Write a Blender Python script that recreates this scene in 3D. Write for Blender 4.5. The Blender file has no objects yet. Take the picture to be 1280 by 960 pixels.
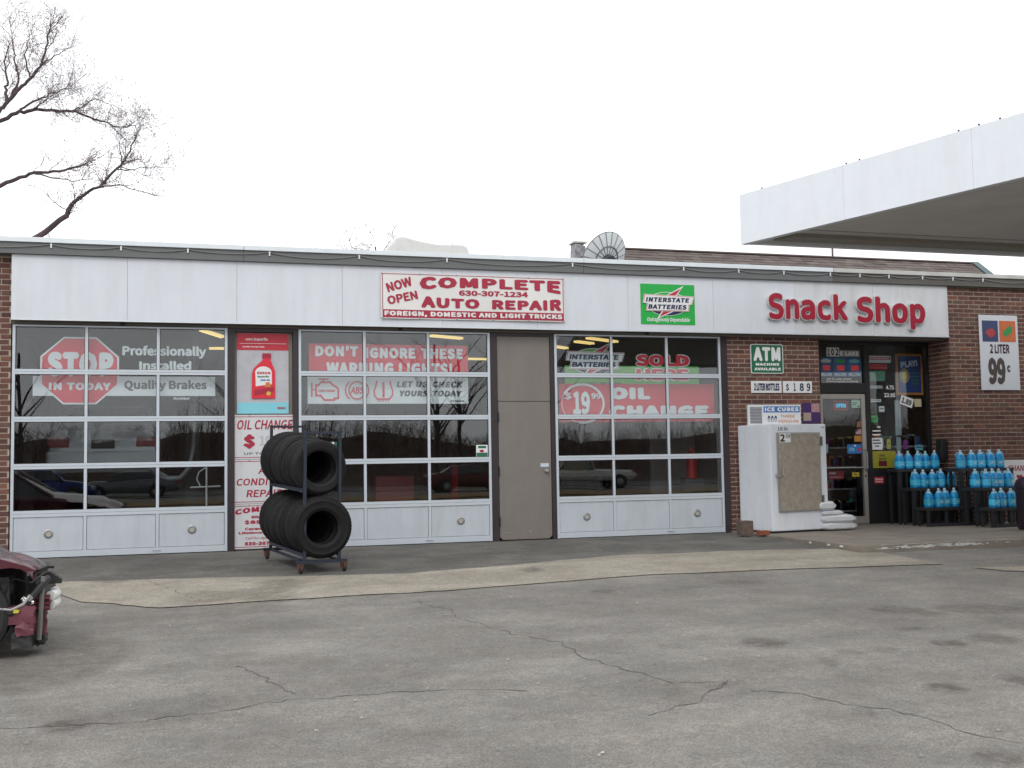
import bpy, bmesh, math, random
from mathutils import Vector, Matrix
random.seed(7)
R = math.radians
S = bpy.context.scene
COL = S.collection

# ------------------------------------------------------------------ camera
cam_d = bpy.data.cameras.new('camera'); cam = bpy.data.objects.new('camera', cam_d); COL.objects.link(cam)
YAW, PITCH, ROLL = 0.292922, 0.0678647, -0.0162108
r0 = Vector((math.cos(YAW), -math.sin(YAW), 0)); f0 = Vector((math.sin(YAW), math.cos(YAW), 0)); u0 = Vector((0, 0, 1))
fw = math.cos(PITCH)*f0 + math.sin(PITCH)*u0; up = -math.sin(PITCH)*f0 + math.cos(PITCH)*u0
rt = math.cos(ROLL)*r0 + math.sin(ROLL)*up; upp = -math.sin(ROLL)*r0 + math.cos(ROLL)*up
M = Matrix((rt, upp, -fw)).transposed().to_4x4(); M.translation = Vector((0, -15.956, 1.183))
cam.matrix_world = M
cam_d.sensor_width = 36; cam_d.lens = 36*1400.07/1280; cam_d.clip_start = .05; cam_d.clip_end = 2000
S.camera = cam

# ------------------------------------------------------------------ world, sun, exposure
SUN_EL, SUN_AZ = R(42), R(205)          # azimuth clockwise from +y: the veiled sun stands behind the camera, to its left
W = bpy.data.worlds.new('World'); S.world = W; W.use_nodes = True
wn = W.node_tree; wn.nodes.clear()
def N(t, typ, **kw):
    n = t.nodes.new(typ)
    for k, v in kw.items():
        if k.startswith('_'): setattr(n, k[1:], v)
        else:
            key = int(k[1:]) if k[0] == 'i' and k[1:].isdigit() else k.replace('__', ' ')
            n.inputs[key].default_value = v
    return n
sky = N(wn, 'ShaderNodeTexSky', _sky_type='NISHITA', _sun_disc=False, _sun_elevation=SUN_EL, _sun_rotation=SUN_AZ, _dust_density=4.0, _air_density=1.0)
hs = N(wn, 'ShaderNodeHueSaturation', Saturation=.22)
tc = N(wn, 'ShaderNodeTexCoord'); mp = N(wn, 'ShaderNodeMapping'); mp.inputs['Scale'].default_value = (1.0, 1.0, 3.2)
ns = N(wn, 'ShaderNodeTexNoise', Scale=2.6, Detail=6.0, Roughness=.55)
rp = N(wn, 'ShaderNodeValToRGB')
rp.color_ramp.elements[0].position = .32; rp.color_ramp.elements[0].color = (14.5, 14.8, 15.2, 1)
rp.color_ramp.elements[1].position = .66; rp.color_ramp.elements[1].color = (22, 22.2, 22.6, 1)
mx = N(wn, 'ShaderNodeMix', _data_type='RGBA'); mx.inputs[0].default_value = .86
bg = N(wn, 'ShaderNodeBackground', Strength=.1); wo = N(wn, 'ShaderNodeOutputWorld')
L = wn.links.new
L(sky.outputs[0], hs.inputs['Color']); L(tc.outputs['Generated'], mp.inputs[0]); L(mp.outputs[0], ns.inputs['Vector'])
L(ns.outputs['Fac'], rp.inputs[0]); L(hs.outputs[0], mx.inputs[6]); L(rp.outputs[0], mx.inputs[7]); L(mx.outputs[2], bg.inputs[0]); L(bg.outputs[0], wo.inputs[0])
sd = bpy.data.lights.new('sun', 'SUN'); sd.energy = .7; sd.angle = R(18); sd.color = (1, .96, .9)
so = bpy.data.objects.new('sun', sd); COL.objects.link(so)
sv = Vector((math.sin(SUN_AZ)*math.cos(SUN_EL), math.cos(SUN_AZ)*math.cos(SUN_EL), math.sin(SUN_EL)))
so.rotation_euler = sv.to_track_quat('Z', 'Y').to_euler(); so.location = (0, -5, 30)
S.view_settings.view_transform = 'Standard'; S.view_settings.look = 'None'; S.view_settings.exposure = -0.2; S.view_settings.gamma = 1
S.view_settings.use_curve_mapping = False
S.render.engine = 'CYCLES'; S.cycles.max_bounces = 8; S.cycles.transparent_max_bounces = 16; S.cycles.use_denoising = True
S.cycles.caustics_reflective = False; S.cycles.caustics_refractive = False

# ------------------------------------------------------------------ materials
MATS = {}
def mat(name, col, rough=.6, metal=0., var=.0, vscale=6., bump=0., bscale=60., emit=None, estr=1., spec=.5, dirt=None, rnd=0.):
    if name in MATS: return MATS[name]
    m = bpy.data.materials.new(name); m.use_nodes = True; t = m.node_tree; b = t.nodes['Principled BSDF']; l = t.links.new
    b.inputs['Roughness'].default_value = rough; b.inputs['Metallic'].default_value = metal
    b.inputs['Specular IOR Level'].default_value = spec
    tcn = N(t, 'ShaderNodeTexCoord'); c = None
    base = N(t, 'ShaderNodeRGB'); base.outputs[0].default_value = (*col, 1); c = base.outputs[0]
    if var:
        n = N(t, 'ShaderNodeTexNoise', Scale=vscale, Detail=6., Roughness=.65); l(tcn.outputs['Object'], n.inputs['Vector'])
        mr = N(t, 'ShaderNodeMapRange', i1=.3, i2=.7, i3=1-var, i4=1+var); l(n.outputs['Fac'], mr.inputs[0])
        v = N(t, 'ShaderNodeVectorMath', _operation='SCALE'); l(c, v.inputs[0]); l(mr.outputs[0], v.inputs['Scale']); c = v.outputs[0]
    if rnd:
        oi = N(t, 'ShaderNodeObjectInfo'); mr = N(t, 'ShaderNodeMapRange', i3=1-rnd, i4=1+rnd); l(oi.outputs['Random'], mr.inputs[0])
        v = N(t, 'ShaderNodeVectorMath', _operation='SCALE'); l(c, v.inputs[0]); l(mr.outputs[0], v.inputs['Scale']); c = v.outputs[0]
    if dirt:   # (colour, amount, scale): grimy streaks running down
        mpn = N(t, 'ShaderNodeMapping'); mpn.inputs['Scale'].default_value = (dirt[2], dirt[2], dirt[2]*.12); l(tcn.outputs['Object'], mpn.inputs[0])
        n = N(t, 'ShaderNodeTexNoise', Scale=1., Detail=5., Roughness=.7); l(mpn.outputs[0], n.inputs['Vector'])
        mr = N(t, 'ShaderNodeMapRange', i1=.45, i2=.8, i3=0., i4=dirt[1]); l(n.outputs['Fac'], mr.inputs[0])
        mm = N(t, 'ShaderNodeMix', _data_type='RGBA'); l(mr.outputs[0], mm.inputs[0]); l(c, mm.inputs[6]); mm.inputs[7].default_value = (*dirt[0], 1); c = mm.outputs[2]
    l(c, b.inputs['Base Color'])
    if bump:
        n = N(t, 'ShaderNodeTexNoise', Scale=bscale, Detail=4.); l(tcn.outputs['Object'], n.inputs['Vector'])
        bn = N(t, 'ShaderNodeBump', Strength=bump, Distance=.01); l(n.outputs['Fac'], bn.inputs['Height']); l(bn.outputs[0], b.inputs['Normal'])
    if emit:
        b.inputs['Emission Color'].default_value = (*emit, 1); b.inputs['Emission Strength'].default_value = estr
    MATS[name] = m; return m

def glass_mat(name, tint=(.90, .93, .94), wob=.02, ior=1.6, wscale=1.3):
    m = bpy.data.materials.new(name); m.use_nodes = True; t = m.node_tree; t.nodes.clear(); l = t.links.new
    out = N(t, 'ShaderNodeOutputMaterial'); mixs = N(t, 'ShaderNodeMixShader'); tr = N(t, 'ShaderNodeBsdfTransparent'); tr.inputs[0].default_value = (*tint, 1)
    gl = N(t, 'ShaderNodeBsdfGlossy', Roughness=.004); gl.inputs[0].default_value = (1, 1, 1, 1)
    geo = N(t, 'ShaderNodeNewGeometry'); mr = N(t, 'ShaderNodeMapRange', i3=ior, i4=1/ior); l(geo.outputs['Backfacing'], mr.inputs[0])
    fr = N(t, 'ShaderNodeFresnel'); l(mr.outputs[0], fr.inputs['IOR'])
    tcn = N(t, 'ShaderNodeTexCoord'); n = N(t, 'ShaderNodeTexNoise', Scale=wscale, Detail=1.); l(tcn.outputs['Object'], n.inputs['Vector'])
    bn = N(t, 'ShaderNodeBump', Strength=wob, Distance=.05); l(n.outputs['Fac'], bn.inputs['Height']); l(bn.outputs[0], gl.inputs['Normal'])
    l(fr.outputs[0], mixs.inputs[0]); l(tr.outputs[0], mixs.inputs[1]); l(gl.outputs[0], mixs.inputs[2]); l(mixs.outputs[0], out.inputs[0])
    MATS[name] = m; return m
GLASS = glass_mat('window_glass')
GLASS2 = glass_mat('shop_glass', wob=.05, wscale=.9, ior=1.42)

def brick_mat(name, island):
    m = bpy.data.materials.new(name); m.use_nodes = True; t = m.node_tree; b = t.nodes['Principled BSDF']; l = t.links.new
    src = N(t, 'ShaderNodeNewGeometry').outputs['Random Per Island'] if island else N(t, 'ShaderNodeObjectInfo').outputs['Random']
    rp = N(t, 'ShaderNodeValToRGB'); e = rp.color_ramp.elements; rp.color_ramp.interpolation = 'LINEAR'
    e[0].position = 0; e[0].color = (.085, .036, .033, 1); e[1].position = 1; e[1].color = (.195, .078, .053, 1)
    for p, c in ((.2, (.105, .05, .042)), (.45, (.13, .056, .045)), (.7, (.150, .064, .050)), (.88, (.12, .078, .060))):
        q = e.new(p); q.color = (*c, 1)
    l(src, rp.inputs[0])
    tcn = N(t, 'ShaderNodeTexCoord'); n = N(t, 'ShaderNodeTexNoise', Scale=22., Detail=6., Roughness=.7); l(tcn.outputs['Object'], n.inputs['Vector'])
    oi = N(t, 'ShaderNodeObjectInfo'); l(oi.outputs['Location'], n.inputs['Vector']) if False else None
    mr = N(t, 'ShaderNodeMapRange', i1=.3, i2=.7, i3=.72, i4=1.3); l(n.outputs['Fac'], mr.inputs[0])
    v = N(t, 'ShaderNodeVectorMath', _operation='SCALE'); l(rp.outputs[0], v.inputs[0]); l(mr.outputs[0], v.inputs['Scale']); l(v.outputs[0], b.inputs['Base Color'])
    b.inputs['Roughness'].default_value = .85
    n2 = N(t, 'ShaderNodeTexNoise', Scale=120., Detail=3.); l(tcn.outputs['Object'], n2.inputs['Vector'])
    bn = N(t, 'ShaderNodeBump', Strength=.5, Distance=.004); l(n2.outputs['Fac'], bn.inputs['Height']); l(bn.outputs[0], b.inputs['Normal'])
    MATS[name] = m; return m
BRICK = brick_mat('brick', False); BRICKS = brick_mat('brick_mass', True)
MORTAR = mat('mortar', (.42, .35, .28), .95, var=.15, vscale=9, bump=.4, bscale=150)
WHITEF = mat('fascia_white', (.655, .69, .745), .45, var=.025, vscale=2.2, dirt=((.40, .38, .34), .22, 5.))
SHADEDIRT = mat('fascia_shaded_dirty', (.63, .65, .675), .5, var=.04, vscale=3., dirt=((.30, .28, .24), .38, 6.))  # canopy shade painted into the base tone, grime streaks on top
SILVER = mat('galvanised', (.68, .73, .76), .42, .25, var=.05)
BAND = mat('grey_trim', (.135, .14, .142), .6, var=.06, vscale=3)
ALU = mat('door_aluminium', (.54, .59, .64), .42, .15, var=.03)
ALUP = mat('door_panel_paint', (.50, .545, .59), .45, var=.05, vscale=3, dirt=((.26, .25, .24), .25, 7.))
DARKP = mat('dark_bronze', (.028, .02, .023), .5, var=.15)
BLACK = mat('black_metal', (.012, .012, .014), .5, var=.2)
TAUPE = mat('taupe_paint', (.200, .180, .162), .6, var=.06, vscale=3, bump=.15, bscale=200, dirt=((.12, .10, .09), .3, 4.))
HEADER = mat('header_paint', (.17, .155, .135), .7, var=.1)
PWHITE = mat('print_white', (.74, .75, .75), .5, var=.02)
VWHITE = mat('vinyl_white', (.72, .71, .69), .42, var=.03, vscale=4)
RED = mat('print_red', (.50, .022, .045), .5, var=.05)
CRIM = mat('print_crimson', (.36, .012, .045), .5, var=.05)
BRED = mat('banner_red', (.68, .018, .04), .5, var=.05, vscale=4)
DGREY = mat('print_charcoal', (.06, .07, .075), .5)
NAVY = mat('print_navy', (.018, .024, .08), .5)
GREEN = mat('print_green', (.012, .40, .06), .45, var=.03)
LGREEN = mat('banner_green', (.12, .42, .07), .5)
DGREEN = mat('print_dark_green', (.012, .13, .06), .5)
PBLUE = mat('print_blue', (.03, .16, .46), .5)
CYAN = mat('print_cyan', (.22, .58, .68), .5)
PBLACK = mat('print_black', (.02, .02, .022), .5)
ORANGE = mat('print_orange', (.62, .20, .04), .5)
YELLOW = mat('print_yellow', (.58, .47, .05), .5)
PGREY = mat('print_grey', (.46, .46, .50), .5, var=.12, vscale=5)
STEEL = mat('steel', (.35, .35, .35), .35, .7)
RUBBER = mat('tyre_rubber', (.013, .0125, .0135), .66, var=.35, vscale=7, bump=.25, bscale=90, rnd=.4, spec=.25)
RACKP = mat('rack_blue_paint', (.016, .022, .038), .5, var=.3, vscale=15)
RUST = mat('rusty_caster', (.16, .045, .02), .8, var=.4, vscale=25)
ICEW = mat('ice_box_white', (.74, .78, .84), .4, var=.03, dirt=((.42, .38, .30), .3, 6.))
ICED = mat('ice_door_tan', (.31, .275, .225), .7, var=.22, vscale=16, bump=.3, bscale=60)
CONC = mat('sidewalk_concrete', (.205, .18, .15), .9, var=.22, vscale=2.4, bump=.4, bscale=80)
INTW = mat('interior_wall', (.15, .145, .13), .9, var=.2, vscale=1.5)
INTC = mat('interior_ceiling', (.16, .13, .10), .9, var=.1)
SHINGLE = None

# ------------------------------------------------------------------ mesh helpers
def wloc(o):
    v = Vector((0, 0, 0))
    while o is not None: v = v + o.location; o = o.parent
    return v
class MB:
    def __init__(s): s.v = []; s.f = []; s.sm = []
    def add(s, vs, fs, smooth=False):
        o = len(s.v); s.v += [tuple(v) for v in vs]; s.f += [tuple(i+o for i in f) for f in fs]; s.sm += [smooth]*len(fs); return s
    def box(s, x0, x1, y0, y1, z0, z1):
        return s.add([(x0,y0,z0),(x1,y0,z0),(x1,y1,z0),(x0,y1,z0),(x0,y0,z1),(x1,y0,z1),(x1,y1,z1),(x0,y1,z1)],
                     [(0,3,2,1),(4,5,6,7),(0,1,5,4),(1,2,6,5),(2,3,7,6),(3,0,4,7)])
    def tube(s, pts, r, n=8, r2=None, cap=True):
        pts = [Vector(p) for p in pts]; k = len(pts); rings = []
        for i, p in enumerate(pts):
            d = (pts[min(i+1, k-1)]-pts[max(i-1, 0)]).normalized()
            a = d.orthogonal().normalized() if i == 0 else (a - d*a.dot(d)).normalized()
            b = d.cross(a); rr = r if r2 is None else r+(r2-r)*i/(k-1)
            if isinstance(r, (list, tuple)): rr = r[i]
            rings.append([p+rr*(math.cos(t)*a+math.sin(t)*b) for t in [2*math.pi*j/n for j in range(n)]])
        vs = [v for q in rings for v in q]
        fs = [(i*n+j, i*n+(j+1) % n, (i+1)*n+(j+1) % n, (i+1)*n+j) for i in range(k-1) for j in range(n)]
        if cap: fs += [tuple(reversed(range(n))), tuple(range((k-1)*n, k*n))]
        return s.add(vs, fs, True)
    def lathe(s, prof, axis='z', n=24, c=(0,0,0), closed=False, arc=None):
        # prof: (radius, height)
        vs = []; k = len(prof)
        for j in range(n):
            t = 2*math.pi*j/n
            for r, h in prof:
                a, b = r*math.cos(t), r*math.sin(t)
                p = {'z': (a, b, h), 'y': (a, h, b), 'x': (h, a, b)}[axis]
                vs.append((p[0]+c[0], p[1]+c[1], p[2]+c[2]))
        m = k if closed else k-1
        fs = [(j*k+i, ((j+1) % n)*k+i, ((j+1) % n)*k+(i+1) % k, j*k+(i+1) % k) for j in range(n) for i in range(m)]
        return s.add(vs, fs, True)
    def prism(s, pts, y0, y1):      # outline in (x, z), thickness along y
        n = len(pts); vs = [(x, y0, z) for x, z in pts]+[(x, y1, z) for x, z in pts]
        return s.add(vs, [tuple(range(n)), tuple(reversed(range(n, 2*n)))]+[(i, i+n, (i+1) % n+n, (i+1) % n) for i in range(n)])
    def build(s, name, m, parent=None, local=False, bevel=0., fix=True, mesh_only=False):
        me = bpy.data.meshes.new(name); vs = s.v
        off = Vector((0, 0, 0))
        if parent is not None and not local: off = wloc(parent)
        if parent is None and not local and vs:
            xs = [v[0] for v in vs]; ys = [v[1] for v in vs]; zs = [v[2] for v in vs]
            off = Vector(((min(xs)+max(xs))/2, (min(ys)+max(ys))/2, min(zs)))
        me.from_pydata([(v[0]-off.x, v[1]-off.y, v[2]-off.z) for v in vs], [], s.f)
        me.polygons.foreach_set('use_smooth', s.sm)
        if fix:
            bm = bmesh.new(); bm.from_mesh(me); bmesh.ops.recalc_face_normals(bm, faces=bm.faces)
            if bevel: bmesh.ops.bevel(bm, geom=[e for e in bm.edges if e.is_manifold and e.calc_face_angle(0) > .5], offset=bevel, segments=2, affect='EDGES', profile=.7)
            bm.to_mesh(me); bm.free()
        if any(s.sm): 
            me.set_sharp_from_angle(angle=R(38))
        me.materials.append(m)
        if mesh_only: return me
        o = bpy.data.objects.new(name, me); COL.objects.link(o)
        if parent is not None: o.parent = parent
        else: o.location = off
        return o
def tag(o, label=None, cat=None, group=None, kind=None):
    if label: o['label'] = label
    if cat: o['category'] = cat
    if group: o['group'] = group
    if kind: o['kind'] = kind
    return o
def thing(name, label, cat, loc=(0, 0, 0), rz=0., group=None):
    o = bpy.data.objects.new(name, None); COL.objects.link(o); o.location = loc; o.rotation_euler = (0, 0, rz); o.empty_display_size = .2
    return tag(o, label, cat, group)
def box(name, x0, x1, y0, y1, z0, z1, m, parent=None, bevel=0., local=False):
    return MB().box(x0, x1, y0, y1, z0, z1).build(name, m, parent, local, bevel)
def poly(name, pts, y, m, parent, t=.0015, local=False):
    return MB().prism(pts, y-t, y).build(name, m, parent, local)
def ell(cx, cz, rx, rz, n=32, a0=0, a1=360): return [(cx+rx*math.cos(R(a0+(a1-a0)*i/(n if a1-a0 == 360 else n-1))), cz+rz*math.sin(R(a0+(a1-a0)*i/(n if a1-a0 == 360 else n-1)))) for i in range(n)]
def ring(name, cx, cz, rx, rz, w, y, m, parent, n=40, a0=0, a1=360):
    mb = MB(); vs = []
    for i in range(n+1):
        t = R(a0+(a1-a0)*i/n)
        for q in (0, 1): vs.append((cx+(rx-q*w)*math.cos(t), y, cz+(rz-q*w)*math.sin(t)))
    mb.add(vs, [(2*i, 2*i+1, 2*i+3, 2*i+2) for i in range(n)])
    o = mb.build(name, m, parent, fix=False); return o
def copy_tree(o, parent=None):
    c = o.copy(); COL.objects.link(c); c.parent = parent
    for ch in list(o.children): copy_tree(ch, c)
    return c
_tc = {}; BK = .78
try:      # the sans face that ships with Blender; the built-in one if it is not there
    import os
    FONT = bpy.data.fonts.load(os.path.join(bpy.utils.system_resource('DATAFILES'), 'fonts', 'Noto Sans CJK Regular.woff2'))
except Exception:
    FONT = None
try: FONT2 = bpy.data.fonts.load(os.path.join(bpy.utils.system_resource('DATAFILES'), 'fonts', 'DejaVuSansMono.woff2'))
except Exception: FONT2 = None
def text_raw(s, bold=.02, res=2, face=0):
    k = (s, bold, face)
    if k in _tc: return _tc[k]
    cu = bpy.data.curves.new('t', 'FONT'); cu.body = s; cu.resolution_u = res; cu.fill_mode = 'FRONT'
    if FONT: cu.font = FONT; cu.size = 1.7
    if face and FONT2: cu.font = FONT2; cu.size = 1.0; cu.resolution_u = 4
    if bold > .045: cu.space_character = 1.07
    o = bpy.data.objects.new('t', cu); COL.objects.link(o)
    dg = bpy.context.evaluated_depsgraph_get(); me = bpy.data.meshes.new_from_object(o.evaluated_get(dg))
    v0 = [tuple(v.co[:2]) for v in me.vertices]; f0 = [tuple(p.vertices) for p in me.polygons]
    bpy.data.objects.remove(o); bpy.data.curves.remove(cu); bpy.data.meshes.remove(me)
    # heavier weights: the glyph struck several times round a small circle, each strike a hair proud of the last
    dl = bold*BK+(.008 if FONT else 0); vs = []; fs = []
    dirs = [(0, 0)] if dl < .006 else [(dl*math.cos(R(45*i+22)), dl*math.sin(R(45*i+22))) for i in range(8 if bold > .035 else 5)]
    if len(dirs) == 8: dirs.append((0, 0))
    if len(dirs) == 5: dirs = [(dl*math.cos(R(72*i+10)), dl*math.sin(R(72*i+10))) for i in range(5)]
    for i, (dx, dy) in enumerate(dirs):
        n = len(vs); vs += [(x+dx, y+dy, i*.00012) for x, y in v0]; fs += [tuple(q+n for q in f) for f in f0]
    _tc[k] = (vs, fs); return _tc[k]
def T(s, parent, x0, x1, z0, z1, y, m, bold=.03, shear=0., rot=0., name='lettering', disp=None, warp=None, thick=0., local=False, face=0):
    vs, fs = text_raw(s, bold, face=face)
    if not vs: return
    ax = min(v[0] for v in vs); bx = max(v[0] for v in vs); az = min(v[1] for v in vs); bz = max(v[1] for v in vs)
    out = []; cx, cz = (x0+x1)/2, (z0+z1)/2
    for a, b, dy_ in vs:
        u = (a-ax)/(bx-ax); w = (b-az)/(bz-az)
        X = x0+u*(x1-x0); Z = z0+w*(z1-z0)
        if warp: X, Z = warp(X, Z)
        X += shear*(Z-z0)
        if rot: dx, dz = X-cx, Z-cz; X = cx+dx*math.cos(rot)-dz*math.sin(rot); Z = cz+dx*math.sin(rot)+dz*math.cos(rot)
        Y = y-dy_+(disp(X, Z) if disp else 0)
        out.append((X, Y, Z))
    mb = MB(); n = len(out)
    mb.add(out, fs)
    if thick:
        from collections import Counter
        mb.add([(a, y+thick, c) for a, b, c in out], [tuple(reversed(f)) for f in fs])
        cnt = Counter(); dire = {}
        for f in fs:
            for i in range(len(f)):
                e = (f[i], f[(i+1) % len(f)]); cnt[frozenset(e)] += 1; dire[frozenset(e)] = e
        for k, c in cnt.items():
            if c == 1: a, b = dire[k]; mb.add([], []); mb.f.append((a, b, b+n, a+n)); mb.sm.append(False)
    return mb.build(name, m, parent, local, fix=False)
def sheet(name, x0, x1, z0, z1, y, m, parent, disp=None, nx=24, nz=6, t=.003):
    mb = MB(); vs = []
    for j in range(nz+1):
        for i in range(nx+1):
            X = x0+(x1-x0)*i/nx; Z = z0+(z1-z0)*j/nz; vs.append((X, y+(disp(X, Z) if disp else 0), Z))
    n = len(vs); w = nx+1
    fs = [(j*w+i, j*w+i+1, (j+1)*w+i+1, (j+1)*w+i) for j in range(nz) for i in range(nx)]
    mb.add(vs, fs, True); mb.add([(a, b+t, c) for a, b, c in vs], [tuple(reversed(f)) for f in fs], True)
    rim = [i for i in range(nx)]+[j*w+nx for j in range(nz)]+[nz*w+nx-i for i in range(nx)]+[(nz-j)*w for j in range(nz)]
    for i in range(len(rim)): a, b = rim[i], rim[(i+1) % len(rim)]; mb.f.append((b, a, a+n, b+n)); mb.sm.append(False)
    return mb.build(name, m, parent)

# ------------------------------------------------------------------ ground
def gz(y): return 0. if y > -1 else max(-.4, .025*(y+1))
def asphalt(name, a, b, scale, conc=False):
    m = bpy.data.materials.new(name); m.use_nodes = True; t = m.node_tree; bs = t.nodes['Principled BSDF']; l = t.links.new
    tcn = N(t, 'ShaderNodeTexCoord'); co = tcn.outputs['Object']
    def noise(sc, det=6., rg=.6, vec=co):
        n = N(t, 'ShaderNodeTexNoise', Scale=sc, Detail=det, Roughness=rg); l(vec, n.inputs['Vector']); return n.outputs['Fac']
    rp = N(t, 'ShaderNodeMix', _data_type='RGBA'); rp.inputs[6].default_value = (*a, 1); rp.inputs[7].default_value = (*b, 1)
    mr = N(t, 'ShaderNodeMapRange', i1=.36, i2=.64); l(noise(scale, 7., .62), mr.inputs[0]); l(mr.outputs[0], rp.inputs[0]); c = rp.outputs[2]
    def mul(c, f, lo, hi, i1=.3, i2=.7):
        q = N(t, 'ShaderNodeMapRange', i1=i1, i2=i2, i3=lo, i4=hi); l(f, q.inputs[0])
        v = N(t, 'ShaderNodeVectorMath', _operation='SCALE'); l(c, v.inputs[0]); l(q.outputs[0], v.inputs['Scale']); return v.outputs[0]
    c = mul(c, noise(scale*5, 6., .7), .86, 1.13)
    c = mul(c, noise(75., 3., .8), .58, 1.48); c = mul(c, noise(19., 5., .75), .84, 1.17)
    q2 = N(t, 'ShaderNodeMix', _data_type='RGBA'); m2 = N(t, 'ShaderNodeMapRange', i1=.45, i2=.68, i3=0., i4=.5); l(noise(2.3, 6., .7), m2.inputs[0]); l(m2.outputs[0], q2.inputs[0]); l(c, q2.inputs[6]); v2 = N(t, 'ShaderNodeVectorMath', _operation='MULTIPLY'); l(c, v2.inputs[0]); v2.inputs[1].default_value = (1.06, .99, .90); l(v2.outputs[0], q2.inputs[7]); c = q2.outputs[2]
    vo = N(t, 'ShaderNodeTexVoronoi', Scale=110.); l(co, vo.inputs['Vector'])
    c = mul(c, vo.outputs['Distance'], 1.10, .86, .1, .7)
    mpn = N(t, 'ShaderNodeMapping'); mpn.inputs['Scale'].default_value = (.35, 1.6, 1.); l(co, mpn.inputs[0])
    c = mul(c, noise(1.6, 5., .6, mpn.outputs[0]), .86, 1.1)
    at = N(t, 'ShaderNodeAttribute', _attribute_name='stain')
    sm = N(t, 'ShaderNodeMath', _operation='MULTIPLY'); l(at.outputs['Fac'], sm.inputs[0])
    q = N(t, 'ShaderNodeMapRange', i1=.35, i2=.6, i3=.25, i4=1.); l(noise(9., 6., .75), q.inputs[0]); l(q.outputs[0], sm.inputs[1])
    mm = N(t, 'ShaderNodeMix', _data_type='RGBA'); l(sm.outputs[0], mm.inputs[0]); l(c, mm.inputs[6]); mm.inputs[7].default_value = (.082, .073, .063, 1)
    l(mm.outputs[2], bs.inputs['Base Color']); bs.inputs['Roughness'].default_value = .88; bs.inputs['Specular IOR Level'].default_value = .3
    n2 = N(t, 'ShaderNodeTexNoise', Scale=170., Detail=3.); l(co, n2.inputs['Vector'])
    bn = N(t, 'ShaderNodeBump', Strength=.35 if conc else .6, Distance=.006); l(n2.outputs['Fac'], bn.inputs['Height']); l(bn.outputs[0], bs.inputs['Normal'])
    return m
ASPH = asphalt('lot_asphalt', (.168, .160, .148), (.230, .219, .200), .8)
APRON = asphalt('apron_asphalt', (.105, .105, .098), (.160, .153, .140), 1.5)
BANDC = asphalt('concrete_band', (.255, .232, .190), (.325, .300, .255), 1.1, True)
# oil drips and damp marks: centre x, y, radii, angle, strength
STAINS = [(4.18,-8.44,0.15,0.18,-0.34,0.75),(6.02,-7.47,0.22,0.21,-0.35,0.60),(6.17,-7.75,0.13,0.13,-0.34,0.60),(6.72,-7.68,0.34,0.27,-0.35,0.50),(5.56,-8.29,0.10,0.08,-0.34,0.60),(4.57,-8.97,0.08,0.11,-0.33,0.50),(4.24,-9.21,0.07,0.13,-0.34,0.45),(4.84,-8.97,0.09,0.12,-0.34,0.35),(5.35,-8.89,0.04,0.10,-0.34,0.80),(5.45,-8.93,0.10,0.12,-0.34,0.80),(5.86,-8.87,0.15,0.20,-0.34,0.55),(4.41,-10.05,0.03,0.08,-0.36,0.80),(4.50,-10.11,0.09,0.12,-0.33,0.80),(5.03,-10.06,0.07,0.14,-0.34,0.60),(2.87,-9.76,0.10,0.21,-0.33,0.35),(3.67,-10.45,0.07,0.10,-0.32,0.50),(3.45,-10.41,0.13,0.11,-0.33,0.30),(3.77,-11.40,0.11,0.13,-0.32,0.65),(4.14,-10.96,0.07,0.10,-0.33,0.30),(3.49,-8.30,0.09,0.08,-0.33,0.30),(4.68,-1.27,0.11,0.55,-0.38,0.70),(3.91,-3.66,0.13,0.20,-0.36,0.70),(3.58,-2.22,0.28,0.58,-0.37,0.60),(3.24,-2.37,0.24,0.40,-0.37,0.60),(4.93,-1.71,0.32,0.45,-0.38,0.50),(6.29,-2.03,0.17,0.26,-0.38,0.60),(-0.25,-2.07,0.31,1.20,-0.37,0.50),(-0.43,-0.26,0.23,0.79,-0.48,0.45),(-0.95,-1.37,0.22,0.80,-0.37,0.30),(1.00,-4.20,0.23,0.58,-0.36,0.50),(1.07,-3.77,0.21,0.24,-0.36,0.50),(0.32,-4.54,0.32,0.42,-0.35,0.35),(0.57,-5.43,0.44,0.31,-0.35,0.35),(0.90,-4.93,0.23,0.25,-0.35,0.45),(-0.55,-9.32,0.13,0.13,-0.33,0.85),(-0.28,-9.26,0.40,0.16,-0.33,0.30),(1.02,-8.83,0.25,0.34,-0.33,0.12),(-0.78,-7.56,0.39,0.88,-0.34,0.50),(-0.12,-5.65,0.56,0.61,-0.35,0.25),(5.61,-5.41,0.25,0.15,-0.36,0.40),(4.04,-5.52,0.11,0.12,-0.35,0.60),(6.50,-8.55,0.19,0.22,-0.34,0.50)]
def axis(lo, hi, step, outer):
    a = [-o for o in reversed(outer) if -o < lo-1]; k = int((hi-lo)/step)
    return a+[lo+step*i for i in range(k+1)]+[o for o in outer if o > hi+1]
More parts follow.
